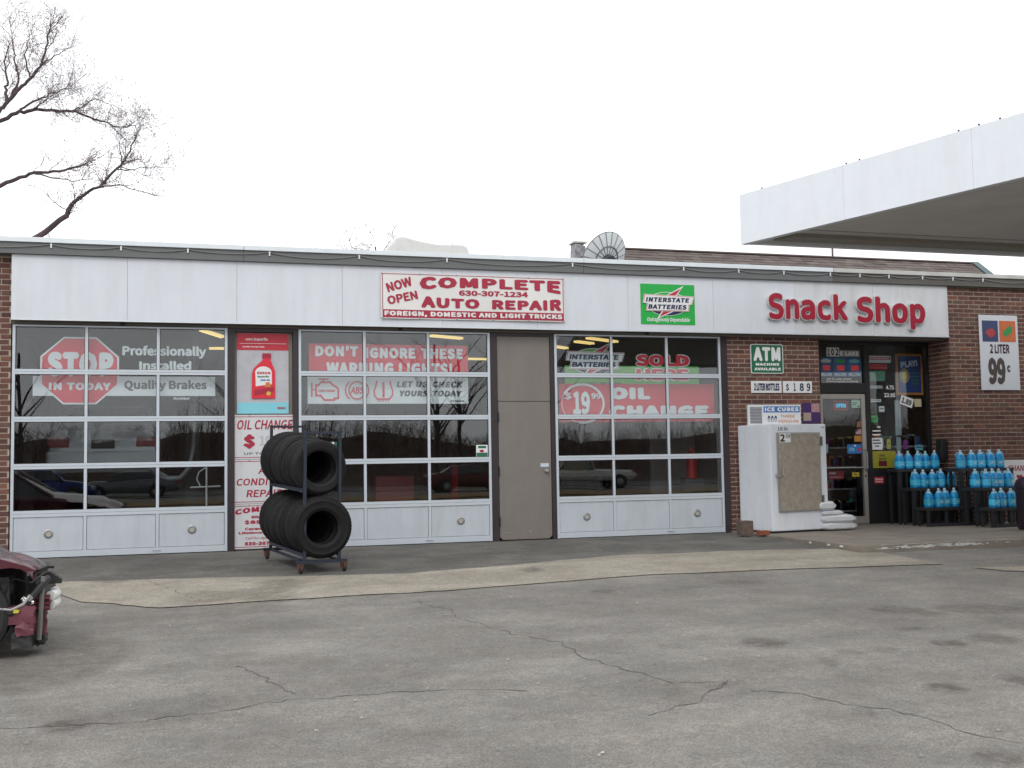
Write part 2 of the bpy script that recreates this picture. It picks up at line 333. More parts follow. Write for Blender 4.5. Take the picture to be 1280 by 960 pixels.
def lot():
    xs = axis(-3., 10.6, .06, [6, 12, 25, 50, 100, 300, 900]); ys = [-900, -300, -100, -60, -42, -30, -22, -17]+[-13+.06*i for i in range(217)]+[0.05, 12, 40, 100, 300, 900]
    vs = []; st = []
    for y in ys:
        for x in xs:
            vs.append((x, y, gz(y)-.008 if y < .06 else -.02)); s = 0.
            if -3.1 < x < 10.7 and -13.2 < y < 0:
                for cx, cy, rx, ry, an, q in STAINS:
                    dx, dy = x-cx, y-cy
                    if abs(dx) > 2.6 or abs(dy) > 2: continue
                    u = (dx*math.cos(an)+dy*math.sin(an))/rx; w = (-dx*math.sin(an)+dy*math.cos(an))/ry
                    d = u*u+w*w
                    if d < 2.5: s = max(s, min(1., q*1.2)*max(0, min(1, (1.5-d)*1.6)))
            st.append(s)
    n = len(xs); me = bpy.data.meshes.new('ground'); me.from_pydata(vs, [], [(j*n+i, j*n+i+1, (j+1)*n+i+1, (j+1)*n+i) for j in range(len(ys)-1) for i in range(n-1)])
    at = me.attributes.new('stain', 'FLOAT', 'POINT'); at.data.foreach_set('value', st); me.materials.append(ASPH)
    o = bpy.data.objects.new('ground', me); COL.objects.link(o); tag(o, kind='structure')
lot()
def patch(name, outline, m, dz, step=.12):
    # a paving sheet cut out of a fine grid so that it can carry the same stains
    bm = bmesh.new(); bm.faces.new([bm.verts.new((x, y, 0)) for x, y in outline])
    xs = [p[0] for p in outline]; ys = [p[1] for p in outline]
    for k in range(int(min(xs)/step), int(max(xs)/step)+1):
        bmesh.ops.bisect_plane(bm, geom=bm.verts[:]+bm.edges[:]+bm.faces[:], plane_co=(k*step, 0, 0), plane_no=(1, 0, 0))
    for k in range(int(min(ys)/step)-1, int(max(ys)/step)+1):
        bmesh.ops.bisect_plane(bm, geom=bm.verts[:]+bm.edges[:]+bm.faces[:], plane_co=(0, k*step, 0), plane_no=(0, 1, 0))
    for v in bm.verts: v.co.z = gz(v.co.y)+dz
    bmesh.ops.recalc_face_normals(bm, faces=bm.faces)
    me = bpy.data.meshes.new(name); bm.to_mesh(me); bm.free(); me.materials.append(m)
    if me.polygons[0].normal.z < 0: me.flip_normals()
    at = me.attributes.new('stain', 'FLOAT', 'POINT'); st = []
    for v in me.vertices:
        s = 0.
        for cx, cy, rx, ry, an, q in STAINS:
            dx, dy = v.co.x-cx, v.co.y-cy; u = (dx*math.cos(an)+dy*math.sin(an))/rx; w = (-dx*math.sin(an)+dy*math.cos(an))/ry
            d = u*u+w*w
            if d < 2.5: s = max(s, min(1., q*1.2)*max(0, min(1, (1.5-d)*1.6)))
        st.append(s)
    at.data.foreach_set('value', st)
    o = bpy.data.objects.new(name, me); COL.objects.link(o); return tag(o, kind='structure')
def wob(pts, amp, n=7):
    out = []
    for i in range(len(pts)-1):
        a, b = Vector(pts[i]), Vector(pts[i+1])
        for k in range(n):
            p = a.lerp(b, k/n); out.append((p.x+random.uniform(-amp, amp)*(k > 0), p.y+random.uniform(-amp, amp)*(k > 0)))
    return out+[pts[-1]]
patch('apron', [(-5, .28), (-5, -3.0)]+wob([(-1.5, -2.95), (.7, -3.25), (2.4, -3.6), (3.6, -3.3), (5.3, -2.8), (7.1, -2.8), (8.34, -3.0)], .02)+[(8.34, .28)], APRON, -.004)
patch('concrete_strip', wob([(-1.35, -2.85), (.7, -3.15), (2.4, -3.5), (3.6, -3.2), (5.3, -2.65), (7.1, -2.68), (8.3, -2.95)], .03)+[(8.33, -2.95), (8.35, -3.5), (8.62, -3.54)]
      + wob([(8.53, -4.87), (6.8, -4.65), (4.9, -4.55), (2.6, -4.98), (1.5, -5.0), (-.12, -5.15)], .02)+wob([(-.12, -5.15), (-.85, -4.5), (-1.35, -2.85)], .05)[1:-1], BANDC, 0.)
patch('concrete_slab', [(8.62, -5.25), (8.75, -5.62), (13, -8.2), (13, -6.2)], BANDC, 0.)
# sidewalk with its kerb: level top, the lot drops away in front of it
mb = MB(); ol = [(8.36, .44), (8.36, -3.2), (8.42, -3.42), (8.62, -3.5), (16, -3.52), (16, .44)]
mb.add([(x, y, .02) for x, y in ol]+[(x, y, -.5) for x, y in ol], [tuple(range(6)), tuple(range(11, 5, -1))]+[(i, (i+1) % 6, (i+1) % 6+6, i+6) for i in range(6)])
o = mb.build('sidewalk', CONC, bevel=.012); tag(o, kind='structure')
KERBP = mat('worn_kerb_paint', (.50, .50, .48), .9, var=.3, vscale=30)
mb = MB()
random.seed(3)
def flake(x, z, w, h, n=9): return [(x+w*math.cos(6.283*i/n)*random.uniform(.6, 1), z+h*math.sin(6.283*i/n)*random.uniform(.6, 1)) for i in range(n)]
for i in range(75):
    x = random.choice([random.uniform(8.65, 9.3), random.uniform(9.3, 10.2), random.uniform(8.65, 10.8)]); w = random.uniform(.015, .09)
    mb.prism(flake(x, .004+random.uniform(-.03, .002), w, random.uniform(.004, .012)), -3.504-.002*random.random()-.001, -3.49)
for i in range(40):
    x = random.uniform(8.65, 10.6); y = -3.49+random.uniform(0, .05); n = 8
    pts = flake(x, y, random.uniform(.02, .09), random.uniform(.006, .018), n)
    mb.add([(a, b, .0225+i*.00003) for a, b in pts], [tuple(range(n))])
o = mb.build('kerb_paint', KERBP, fix=False); tag(o, kind='structure')
mb = MB()
for y, s in ((-2.3, .025), (-2.75, .03), (-3.05, .035)): mb.box(8.353, 8.362, y-s, y+s, -.022, .0)
o = mb.build('kerb_spots', mat('spot_white', (.7, .7, .68), .8)); tag(o, kind='structure')
CRACK = mat('crack', (.085, .079, .071), .95, var=.3, vscale=20)
def crack(pts, w, j=.03):
    mb = MB(); P = []
    for i in range(len(pts)-1):
        a, b = Vector(pts[i]), Vector(pts[i+1]); n = max(3, int((b-a).length/.07))
        for k in range(n): P.append(a.lerp(b, k/n)+Vector((random.uniform(-j, j), random.uniform(-j, j))))
    P.append(Vector(pts[-1])); vs = []
    for i, p in enumerate(P):
        d = (P[min(i+1, len(P)-1)]-P[max(i-1, 0)]).normalized(); nn = Vector((-d.y, d.x)); ww = w*random.uniform(.25, 1.)*(.5 if random.random() < .3 else 1)
        for s in (-1, 1): q = p+nn*ww*s; vs.append((q.x, q.y, gz(q.y)-.0055 if q.y < -5 else gz(q.y)+.003))
    mb.add(vs, [(2*i, 2*i+2, 2*i+3, 2*i+1) for i in range(len(P)-1)])
    return mb
random.seed(11)
CR = [[(2.18,-5.51),(2.19,-5.78),(2.35,-6.08),(2.32,-6.63),(2.44,-7.09),(2.53,-7.47),(2.64,-7.69),(2.76,-7.94),(2.76,-8.20),(2.74,-8.51),(2.79,-8.75),(2.85,-8.97),(2.93,-9.18),(2.98,-9.44)],
[(3.33,-9.51),(3.19,-9.65),(3.06,-9.77),(2.90,-9.95),(2.77,-10.00),(2.63,-10.07),(2.51,-10.14)],
[(3.06,-9.77),(3.29,-9.53)],
[(3.32,-9.79),(3.53,-9.93),(3.62,-10.13),(3.71,-10.32),(3.84,-10.43),(3.88,-10.59),(3.90,-10.83),(3.94,-11.09),(4.05,-11.24)],
[(-0.90,-9.27),(-0.73,-9.31),(-0.59,-9.32),(-0.45,-9.34),(-0.28,-9.36),(-0.16,-9.35),(-0.03,-9.31),(0.12,-9.29),(0.27,-9.27),(0.50,-9.16),(0.74,-9.12),(0.88,-9.15),(1.03,-9.11),(1.31,-9.14),(1.55,-9.18),(1.79,-9.24),(2.06,-9.36)],
[(0.41,-7.98),(0.47,-8.17),(0.52,-8.34),(0.61,-8.62),(0.67,-8.88),(0.71,-8.98)],
[(2.98,-9.44),(3.27,-9.52)],
[(8.05,-5.48),(8.53,-4.43),(8.37,-3.70)],
      [(2.9,-3.3),(3.1,-4.95)],[(-.3,-3.0),(.3,-5.1)],[(4.5,-4.55),(3.2,-3.9),(2.4,-3.55)],[(6.8,-4.66),(8.53,-4.88),(8.62,-5.3),(8.75,-5.64),(10.1,-6.45),(13,-8.2)],
      [(-.1,-5.16),(1.5,-5.02),(2.6,-5.0),(4.9,-4.57),(6.8,-4.66)],[(7.4,-1.2),(8.0,-2.6)]]
mb = MB()
for i, p in enumerate(CR): q = crack(p, .0065 if i < 6 else .004, .026); mb.add(q.v, q.f)
o = mb.build('pavement_cracks', CRACK, fix=False); tag(o, kind='structure')
# litter: pale chips and leaves scattered over the lot
mb = MB()
for i in range(420):
    x = random.uniform(-1.5, 9); y = random.uniform(-12.5, -1); s = random.uniform(.006, .016); a = random.random()*6.3; z = gz(y)+.003
    mb.add([(x+s*math.cos(a+k*2.1), y+s*math.sin(a+k*2.1), z+.004*(k == 1)) for k in range(3)], [(0, 1, 2)])
o = mb.build('grit', mat('pale_grit', (.34, .32, .28), .9, var=.5, vscale=2), fix=False); tag(o, 'pale chips of grit and leaf scattered over the lot', kind='stuff')
DRY = mat('dry_grass', (.23, .15, .06), .95, var=.3, vscale=2.)
GRND2 = asphalt('road_surface', (.10, .10, .098), (.13, .128, .12), .5)
box('verge', -70, 70, -34, -29.5, -.5, -.33, DRY)['kind'] = 'structure'
box('road', -120, 120, -56, -45, -.5, -.37, GRND2)['kind'] = 'structure'
vs = []; nx_, ny_ = 150, 14; random.seed(77)
for j in range(ny_+1):
    for i in range(nx_+1):
        x = -110+i*1.6; q = min(1, j/5); vs.append((x, -56.5-j*3.0, -.38+q*(3.3+.55*math.sin(x*.11+1)+.35*math.sin(x*.47)+.15*math.sin(x*1.3))+random.uniform(-.1, .1)*q))
mb = MB().add(vs, [(j*(nx_+1)+i, (j+1)*(nx_+1)+i, (j+1)*(nx_+1)+i+1, j*(nx_+1)+i+1) for j in range(ny_) for i in range(nx_)], True)
mb.build('wooded_bank', mat('bank_brown', (.058, .036, .028), .95, var=.45, vscale=.8), fix=False)['kind'] = 'structure'

# ------------------------------------------------------------------ brick walls
BL, BH, BP, CP = .2005, .0585, .2133, .07235
def brick_mesh(w, h=BH, d=.05, y=0):
    mb = MB().box(-w/2, w/2, 0, d, 0, h); return mb.build('brick', BRICK, bevel=0., mesh_only=True, local=True)
BM = {}
def brick_wall(label, x0, x1, z0, z1, y, depth, solo, skip=None, ret=None, phase=0.):
    t = thing('brick_wall', label, 'wall', ((x0+x1)/2, y, z0))
    core = MB().box(x0+.006, x1-.004, y+.005, y+depth, z0, z1)
    core.build('mortar', MORTAR, t)
    mass = MB(); cnt = 0; rows = int((z1-z0)/CP)
    for r in range(rows+1):
        z = z0+r*CP+.005
        h = min(BH, z1-z-.002)
        if h < .02: continue
        x = x0-(BP*(.5+phase) if r % 2 else BP*phase)
        while x < x1-.02:
            a = max(x, x0); b = min(x+BL, x1)
            if b-a > .03:
                jy = random.uniform(-.0025, .0025)
                if skip and skip((a+b)/2, z): pass
                if solo((a+b)/2, z) and cnt < 298:
                    k = (round(b-a, 3), round(h, 3))
                    if k not in BM: BM[k] = brick_mesh(b-a, h)
                    o = bpy.data.objects.new('brick', BM[k]); COL.objects.link(o); o.parent = t
                    o.location = (Vector(((a+b)/2, y+jy, z))-t.location); cnt += 1
                else: mass.box(a, b, y+jy, y+.05, z, z+h)
            x += BP
    if ret:    # bricks of the side that turns back from the corner: (x of the face, direction, depth, z top)
        rx, sgn, rd, rz1 = ret
        for r in range(int((rz1-z0)/CP)):
            z = z0+r*CP+.005; yy = y+.055+(0 if r % 2 else -BP*.5+.05)
            while yy < y+rd-.02:
                a = max(yy, y+.056); b = min(yy+BL, y+rd)
                if b-a > .03: mass.box(rx-.0005+random.uniform(0, .002), rx+.05, a, b, z, z+BH)
                yy += BP
    if mass.v: tag(mass.build('bricks', BRICKS, t, fix=False), kind='stuff')
    return t
random.seed(5)
brick_wall('red brick pier at the far left beside the first garage door', -5.6, -2.066, -.02, 3.985, -.04, .5, lambda x, z: x > -2.45)
brick_wall('red brick wall behind the white ice box and the green ATM sign', 8.376, 10.04, -.01, 3.13, 0., .34, lambda x, z: z > 1.66 or x < 8.92)
brick_wall('red brick wall at the far right behind the blue jugs', 12.45, 16.4, .0, 4.0, -.15, .62, lambda x, z: z > .93 and x < 14.1 and not (13.1 < x < 13.78 and 2.3 < z < 3.45), ret=(12.45, -1, .6, 3.13))

# ------------------------------------------------------------------ the building
B = thing('service_station', 'long low garage and shop building with white fascia and three glazed doors', 'building', (5., 0, 0))
FY = -.18
box('back_wall', -5.6, 16.4, 9.8, 10, -.1, 4.1, INTW, B)
box('side_wall', -5.9, -5.6, .0, 10, -.1, 4.1, INTW, B)
box('side_wall', 16.4, 16.7, .0, 10, -.1, 4.1, INTW, B)
box('partition_wall', 8.9, 9.1, .36, 9.8, -.1, 3.6, INTW, B)
box('partition_wall', -2.75, -2.6, .5, 9.8, -.1, 3.6, INTW, B)
INTF = mat('interior_floor', (.085, .082, .078), .5, var=.25, vscale=1.4)
box('interior_floor', -5.6, 16.4, .1, 9.8, -.3, .002, INTF, B)
box('ceiling', -5.6, 16.4, .35, 9.8, 3.55, 3.6, INTC, B)
box('roof', -5.7, 16.5, .3, 10.05, 4.0, 4.09, mat('roof_membrane', (.2, .2, .2), .9, var=.1), B)
box('front_header', -2.06, 12.447, -.03, .3, 3.085, 4.0, HEADER, B)
box('front_header', 10.29, 12.447, .3, .6, 3.1, 4.0, HEADER, B)
box('soffit', -2.06, 12.43, FY+.02, -.032, 3.128, 3.14, mat('soffit_paint', (.16, .145, .13), .7, var=.1), B)
# fascia panels with open joints
sx = [-2.055, -.618, .812, 2.266, 3.717, 5.17, 6.634, 8.072, 9.52, 10.973, 12.425]
for i in range(len(sx)-1):
    box('fascia_panel', sx[i]+.0015, sx[i+1]-.0015, FY-.0012*(i % 2), FY+.045, 3.138, 3.985, WHITEF if i < 8 else SHADEDIRT, B, bevel=.0015)
box('fascia_backing', -2.05, 12.42, FY+.046, FY+.15, 3.15, 3.98, SILVER, B)
box('fascia_lip', -2.053, 12.43, FY-.004, FY+.05, 3.118, 3.137, SILVER, B)
SHADED = mat('shaded_flashing', (.50, .50, .475), .6, .1, var=.15, vscale=3); BAND2 = mat('shaded_trim', (.105, .098, .088), .65, var=.15, vscale=3)  # canopy shade put into the colour of the right-hand flashing and trim
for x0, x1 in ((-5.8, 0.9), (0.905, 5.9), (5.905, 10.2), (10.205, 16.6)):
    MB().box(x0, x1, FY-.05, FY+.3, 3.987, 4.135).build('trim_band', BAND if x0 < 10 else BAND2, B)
    mb = MB().box(x0, x1, FY-.075, FY+.35, 4.137, 4.205); mb.build('roof_flashing', SILVER if x0 < 10 else SHADED, B, bevel=.006)
# hooks and the sagging cable under the flashing
hooks = [-5.0, -3.1, -1.57, -.70, .16, 1.25, 2.5, 3.78, 5.72, 7.55, 8.5, 9.3, 10.15, 10.7, 11.25, 11.9, 12.5, 13.1, 14.2, 15.5]
CABLE = mat('cable_grey', (.20, .195, .19), .6)
mb = MB()
for i in range(len(hooks)-1):
    a, b = hooks[i], hooks[i+1]; sag = .05 if i != 4 else .035; sag *= min(1.2, (b-a))
    mb.tube([(a+(b-a)*k/10, FY-.062-.004*math.sin(k), 4.115-sag*4*(k/10)*(1-k/10)) for k in range(11)], .0065, 5)
cb = mb.build('cable', CABLE); tag(cb, 'thin grey cable sagging in loops along the roof edge', 'cable')
for h in hooks:
    box('hook', h-.01, h+.01, FY-.07, FY-.055, 4.07, 4.128, SILVER, cb)
# dark posts between the bays
POSTS = [(.70, .79), (1.59, 1.665), (4.475, 4.585), (5.41, 5.478), (8.262, 8.373)]
for a, b in POSTS: box('door_post', a, b, -.015, .16, -.01, 3.083, DARKP, B, bevel=.004)
box('door_post', -2.063, -2.055, .0, .16, -.01, 3.083, DARKP, B)
for a, b in ((.792, 1.588), (4.587, 5.408)): box('frame_head', a, b, -.013, .1, 3.03, 3.083, DARKP, B)
# --- overhead doors
ZT = [3.05, 2.4525, 1.8228, 1.20, .58, 0.]
def overhead_door(x0, x1):
    w = x1-x0; ms = [x0+w/3, x0+2*w/3]
    f = MB(); e = .001
    f.box(x0, x0+.036, -.022, .028, .006, 3.075); f.box(x1-.036, x1, -.022, .028, .006, 3.075)
    f.box(x0+.037, x1-.037, -.021, .027, 3.052, 3.075)
    rails = [(2.4525, .034), (1.8228, .034), (1.20, .036), (.58, .042)]
    for z, h in rails:
        f.box(x0+.037, x1-.037, -.024, .027, z+.0015, z+h); f.box(x0+.037, x1-.037, -.024, .027, z-h, z-.0015)
    f.box(x0+.037, x1-.037, -.024, .027, .008, .09)
    for m in ms:
        zz = [.09, .58-.042, .58+.042, 1.2-.036, 1.2+.036, 1.8228-.034, 1.8228+.034, 2.4525-.034, 2.4525+.034, 3.052]
        for k in range(0, 10, 2): f.box(m-.019, m+.019, -.02, .026, zz[k]+e, zz[k+1]-e)
    d = f.build('overhead_door', ALU, B)
    box('weather_seal', x0, x1, -.012, .02, -.004, .008, BLACK, d)
    xs = [(x0+.037, ms[0]-.02), (ms[0]+.02, ms[1]-.02), (ms[1]+.02, x1-.037)]
    for a, b in xs:
        for z0, z1 in ((2.487, 3.051), (1.857, 2.418), (1.237, 1.788), (.623, 1.163)):
            box('pane', a, b, .0, .006, z0, z1, GLASS, d)
            g = MB()   # black gasket round the pane
            g.box(a, a+.007, -.006, -.001, z0, z1); g.box(b-.007, b, -.006, -.001, z0, z1)
            g.box(a+.008, b-.008, -.006, -.001, z1-.009, z1); g.box(a+.008, b-.008, -.006, -.001, z0, z0+.005)
            g.build('gasket', DARKP, d)
        box('bottom_panel', a+.004, b-.004, -.012, .006, .094, .534, ALUP, d, bevel=.003)
    for i in (0, 2):
        a, b = xs[i]; cx = (a+b)/2+(-.0 if i == 0 else .0)
        p = MB().lathe([(.058, -.0125), (.058, -.02), (.05, -.024), (.038, -.024), (.034, -.018), (.034, -.0125)], 'y', 28, (cx, 0, .315)).build('exhaust_port', STEEL, d)
        MB().prism(ell(cx+.002, .315, .034, .034, 20), -.0165, -.0135).build('port_cover', mat('port_tan', (.42, .40, .36), .6), d)
    # bow handle
    MB().tube([(ms[1]-.06, -.024, .05), (ms[1]-.05, -.045, .05), (ms[1]+.03, -.045, .05), (ms[1]+.04, -.024, .05)], .005, 6).build('lift_handle', STEEL, d)
    return d
d1 = overhead_door(-2.052, .694); d2 = overhead_door(1.669, 4.470); d3 = overhead_door(5.482, 8.254)
for x in (-.68, 3.12, 7.0): box('door_stop', x-.03, x+.03, -.05, -.031, 3.088, 3.125, BLACK, B)
# --- taupe side door between the second and third bays
box('infill_panel', 4.588, 5.407, .0, .05, 2.06, 3.028, TAUPE, B, bevel=.003)
sdoor = MB().prism([(4.592, 2.052), (4.592, .05), (4.64, .012), (5.36, .012), (5.404, .055), (5.404, 2.052)], -.004, .045).build('side_door', TAUPE, B, bevel=.003)
for z in (.28, 1.02, 1.82): MB().tube([(4.586, -.022, z-.07), (4.586, -.022, z+.07)], .012, 8).build('hinge', BLACK, sdoor)
MB().lathe([(0, -.075), (.02, -.073), (.03, -.06), (.028, -.045), (.014, -.035), (.014, -.012), (.034, -.010), (.034, -.0045)], 'y', 18, (5.325, 0, 1.015)).build('door_knob', STEEL, sdoor)
box('notice', 5.235, 5.365, -.0075, -.0045, 1.075, 1.13, mat('sticker_pale', (.55, .62, .70), .5), sdoor)
box('scuff_mark', 4.63, 4.80, -.0065, -.0045, .118, .123, mat('scuff', (.35, .31, .27), .8), sdoor)
box('scuff_mark', 5.05, 5.08, -.0065, -.0045, .12, .135, mat('scuff', (.35, .31, .27), .8), sdoor)
# --- poster bay between the first and second bays
box('infill_panel', .792, 1.587, .06, .11, -.01, 3.028, mat('infill_tan', (.24, .215, .19), .7, var=.06), B)

# ------------------------------------------------------------------ shopfront (set back .45 m)
SY = .45
fr = MB()
for a, b in ((10.045, 10.33), (11.165, 11.262), (12.40, 12.447)): fr.box(a, b if a > 10.1 else (10.33 if False else b), SY-.04, SY+.05, .02 if a > 10.3 else 2.2, 3.10)
for a, b, z0, z1 in ((10.331, 11.164, 3.03, 3.10), (10.331, 11.164, 2.22, 2.385), (11.263, 12.399, 3.03, 3.10), (11.263, 12.399, .86, .93)): fr.box(a, b, SY-.038, SY+.048, z0, z1)
sf = fr.build('shopfront', BLACK, B, bevel=.003)
box('pane', 10.331, 11.164, SY, SY+.006, 2.386, 3.029, GLASS2, sf)
box('pane', 11.263, 12.399, SY, SY+.006, .931, 3.029, GLASS2, sf)
box('bulkhead', 11.263, 12.399, SY-.03, SY+.04, .021, .859, BLACK, sf)
box('side_panel', 10.045, 10.294, SY-.035, SY+.045, .021, 2.199, BLACK, sf)
dd = MB(); DA = mat('champagne_aluminium', (.40, .375, .35), .4, .4, var=.05)
dd.box(10.296, 10.345, SY-.03, SY+.02, .03, 2.2); dd.box(11.085, 11.16, SY-.03, SY+.02, .03, 2.2)
dd.box(10.346, 11.084, SY-.029, SY+.019, 2.12, 2.2); dd.box(10.346, 11.084, SY-.029, SY+.019, .03, .15)
gd = dd.build('glass_door', DA, B, bevel=.002)
box('pane', 10.346, 11.084, SY-.004, SY+.002, .151, 2.119, GLASS2, gd)
MB().tube([(10.36, SY-.06, .965), (11.08, SY-.06, .965)], .014, 8).build('push_bar', STEEL, gd)
MB().tube([(11.12, SY-.032, 1.26), (11.12, SY-.09, 1.22), (11.12, SY-.09, .95), (11.12, SY-.032, .91)], .016, 8).build('handle', STEEL, gd)
MB().lathe([(0, -.006), (.016, -.006), (.018, 0)], 'y', 12, (11.12, SY-.031, .82)).build('lock', BLACK, gd)
# shop room
box('interior_wall', 9.102, 16.39, 4.5, 4.6, .0, 3.5, mat('shop_wall', (.20, .17, .14), .9, var=.2), B)

# ------------------------------------------------------------------ signs on the fascia
def wave(a, fx, fz=1.5, ph=0.): return lambda X, Z: a*(math.sin(X*fx+Z*fz+ph)+.5*math.sin(X*fx*2.3-Z*2.2+ph*2))
t = thing('repair_banner', 'white vinyl banner with red lettering reading complete auto repair on the fascia', 'banner', (4.2, FY-.03, 3.23))
dv = wave(.006, 2.6, 5.)
sheet('vinyl', 2.815, 5.598, 3.235, 3.895, FY-.03, VWHITE, t, dv, 60, 12)
y = FY-.034
sheet('bottom_stripe', 2.835, 5.578, 3.25, 3.365, y, CRIM, t, dv, 60, 3, .002)
for a, b, c, d in ((2.832, 5.58, 3.878, 3.886), (2.832, 2.842, 3.36, 3.878), (5.57, 5.58, 3.36, 3.878)): sheet('border', a, b, c, d, y, CRIM, t, dv, 60 if b-a > 1 else 1, 8 if b-a < 1 else 1, .002)
T('NOW', t, 2.89, 3.27, 3.66, 3.80, y-.001, CRIM, .03, rot=.30, disp=dv); T('OPEN', t, 2.90, 3.35, 3.475, 3.605, y-.001, CRIM, .03, rot=.22, disp=dv)
T('COMPLETE', t, 3.38, 5.535, 3.70, 3.855, y-.001, CRIM, .05, disp=dv, warp=lambda X, Z: (X, Z+(-.045*((X-4.45)/1.05)**4*(1-(Z-3.70)/.155)))); T('630-307-1234', t, 3.96, 5.02, 3.59, 3.67, y-.001, CRIM, .03, disp=dv)
wp = lambda X, Z: (X, Z+.04*((X-4.45)/1.05)**4*((Z-3.40)/.145)); T('AUTO', t, 3.40, 4.27, 3.40, 3.545, y-.001, CRIM, .05, disp=dv, warp=wp); T('REPAIR', t, 4.46, 5.54, 3.40, 3.54, y-.001, CRIM, .05, disp=dv, warp=wp)
T('FOREIGN, DOMESTIC AND LIGHT TRUCKS', t, 2.86, 5.55, 3.262, 3.345, y-.003, VWHITE, .05, disp=dv)
for i in range(6):
    for z in (3.245, 3.886): MB().lathe([(0, -.006), (.011, -.005), (.012, 0)], 'y', 10, (2.83+i*.549, y-.002+dv(2.83+i*.549, z), z)).build('grommet', STEEL, t)

def logo(parent, x0, x1, z0, z1, y, back=True, colours=(GREEN, GREEN), word=.052):
    w = x1-x0; h = z1-z0; X = lambda u: x0+u*w; Z = lambda v: z0+v*h
    if back: poly('board', [(x0, z0), (x1, z0), (x1, z1), (x0, z1)], y, colours[0], parent, .006)
    y -= .0075
    ex, ez, rx, rz = X(.49), Z(.51), .385*w, .30*h
    poly('emblem', ell(ex, ez, rx, rz, 40), y, PWHITE, parent); y -= .002
    poly('emblem', ell(ex, ez, rx-.012*w, rz-.014*h, 40), y, colours[1], parent); y -= .002
    poly('emblem', ell(ex, ez, rx-.012*w, rz-.014*h, 24, 205, 335), y, NAVY, parent); y -= .002
    bolt = [(.36, .66), (.76, .93), (.60, .66)]; bolt2 = [(.42, .34), (.30, .17), (.62, .36)]
    poly('emblem', [(X(a), Z(b)) for a, b in ((.36, .64), (.80, .98), (.62, .64))], y, PWHITE, parent)
    poly('emblem', [(X(a), Z(b)) for a, b in ((.40, .36), (.28, .12), (.66, .36))], y, PWHITE, parent); y -= .002
    poly('emblem', [(X(a), Z(b)) for a, b in ((.40, .66), (.745, .90), (.60, .66))], y, RED, parent)
    poly('emblem', [(X(a), Z(b)) for a, b in ((.42, .35), (.335, .18), (.60, .35))], y, RED, parent); y -= .002
    sk = .035
    out = [(.045, .52), (.075, .72), (.97, .69), (.93, .50), (.88, .50), (.865, .345), (.10, .345), (.13, .52)]
    def grow(k): return [(X(a+(k if a > .5 else -k)*.5), Z(b+(k if b > .6 else (-k if b < .4 else 0))*.6)) for a, b in out]
    poly('emblem', grow(.035), y, PWHITE, parent); y -= .0015
    poly('emblem', grow(.018), y, RED, parent); y -= .0015
    poly('emblem', grow(0), y, PWHITE, parent); y -= .0015
    T('INTERSTATE', parent, X(.085), X(.88), Z(.545), Z(.665), y, NAVY, word, shear=.2)
    T('BATTERIES', parent, X(.125), X(.83), Z(.37), Z(.49), y, NAVY, word, shear=.2)
    return y
t = thing('battery_sign', 'bright green battery sign with navy and red emblem on the white fascia', 'sign', (7.3, FY-.001, 3.236))
yy = logo(t, 6.84, 7.75, 3.236, 3.86, FY-.002)
T('Outrageously Dependable', t, 6.93, 7.65, 3.262, 3.345, FY-.0105, PWHITE, .02, shear=.2)

t = thing('shop_sign', 'raised red letters reading Snack Shop on the white fascia', 'sign', (10.5, FY, 3.3))
def words(s, x0, x1, zb, zt):
    full, _ = text_raw(s, .03, face=1); ax = min(v[0] for v in full); bx = max(v[0] for v in full); cap, _ = text_raw('S', .03, face=1); ch = max(v[1] for v in cap)-min(v[1] for v in cap); cb_ = min(v[1] for v in cap)
    kx = (x1-x0)/(bx-ax); kz = (zt-zb)/ch
    for i, c in enumerate(s):
        if c == ' ': continue
        p, _ = text_raw(s[:i+1], .03, face=1); q, _ = text_raw(c, .03, face=1)
        px = max(v[0] for v in p); w = max(v[0] for v in q)-min(v[0] for v in q)
        a, b = x0+(px-w-ax)*kx, x0+(px-ax)*kx; lo, hi = min(v[1] for v in q), max(v[1] for v in q)
        zl, zh = zb+(lo-cb_)*kz, zb+(hi-cb_)*kz
        L_ = T(c, t, a, b, zl, zh, FY-.06, RED3D, .03, name='letter', thick=.006, face=1)
        T(c, L_, a-.012, b+.012, zl-.012, zh+.012, FY-.053, LWHITE, .045, name='letter_side', thick=.05, face=1)
RED3D = mat('acrylic_red', (.34, .008, .03), .35); LWHITE = mat('letter_white', (.62, .62, .62), .5)
words('Snack', 9.02, 10.46, 3.35, 3.77); words('Shop', 10.63, 11.93, 3.33, 3.755)

# ------------------------------------------------------------------ banners hung behind the door glass
y = .13
t = thing('brakes_banner', 'clear banner with red stop octagon and quality brakes strip inside the first garage door', 'banner', (-.64, y, 2.03))
STR = mat('hang_string', (.5, .5, .48), .7)
poly('strip', [(-1.815, 2.14), (.535, 2.14), (.535, 2.405), (-1.815, 2.405)], y, PWHITE, t, .003)
def octo(cx, cz, w, h, k=.29): return [(cx-w, cz-h+2*h*k), (cx-w+2*w*k, cz-h), (cx+w-2*w*k, cz-h), (cx+w, cz-h+2*h*k), (cx+w, cz+h-2*h*k), (cx+w-2*w*k, cz+h), (cx-w+2*w*k, cz+h), (cx-w, cz+h-2*h*k)]
poly('octagon', octo(-1.228, 2.48, .497, .455), y-.004, PWHITE, t, .002); poly('octagon_face', octo(-1.228, 2.48, .473, .433), y-.0065, BRED, t, .001)
T('STOP', t, -1.64, -.80, 2.40, 2.735, y-.008, PWHITE, .06); T('IN TODAY', t, -1.615, -.835, 2.215, 2.32, y-.008, PWHITE, .05)
T('Professionally', t, -.69, .415, 2.66, 2.835, y, PWHITE, .035); T('Installed', t, -.47, .215, 2.50, 2.625, y, PWHITE, .035)
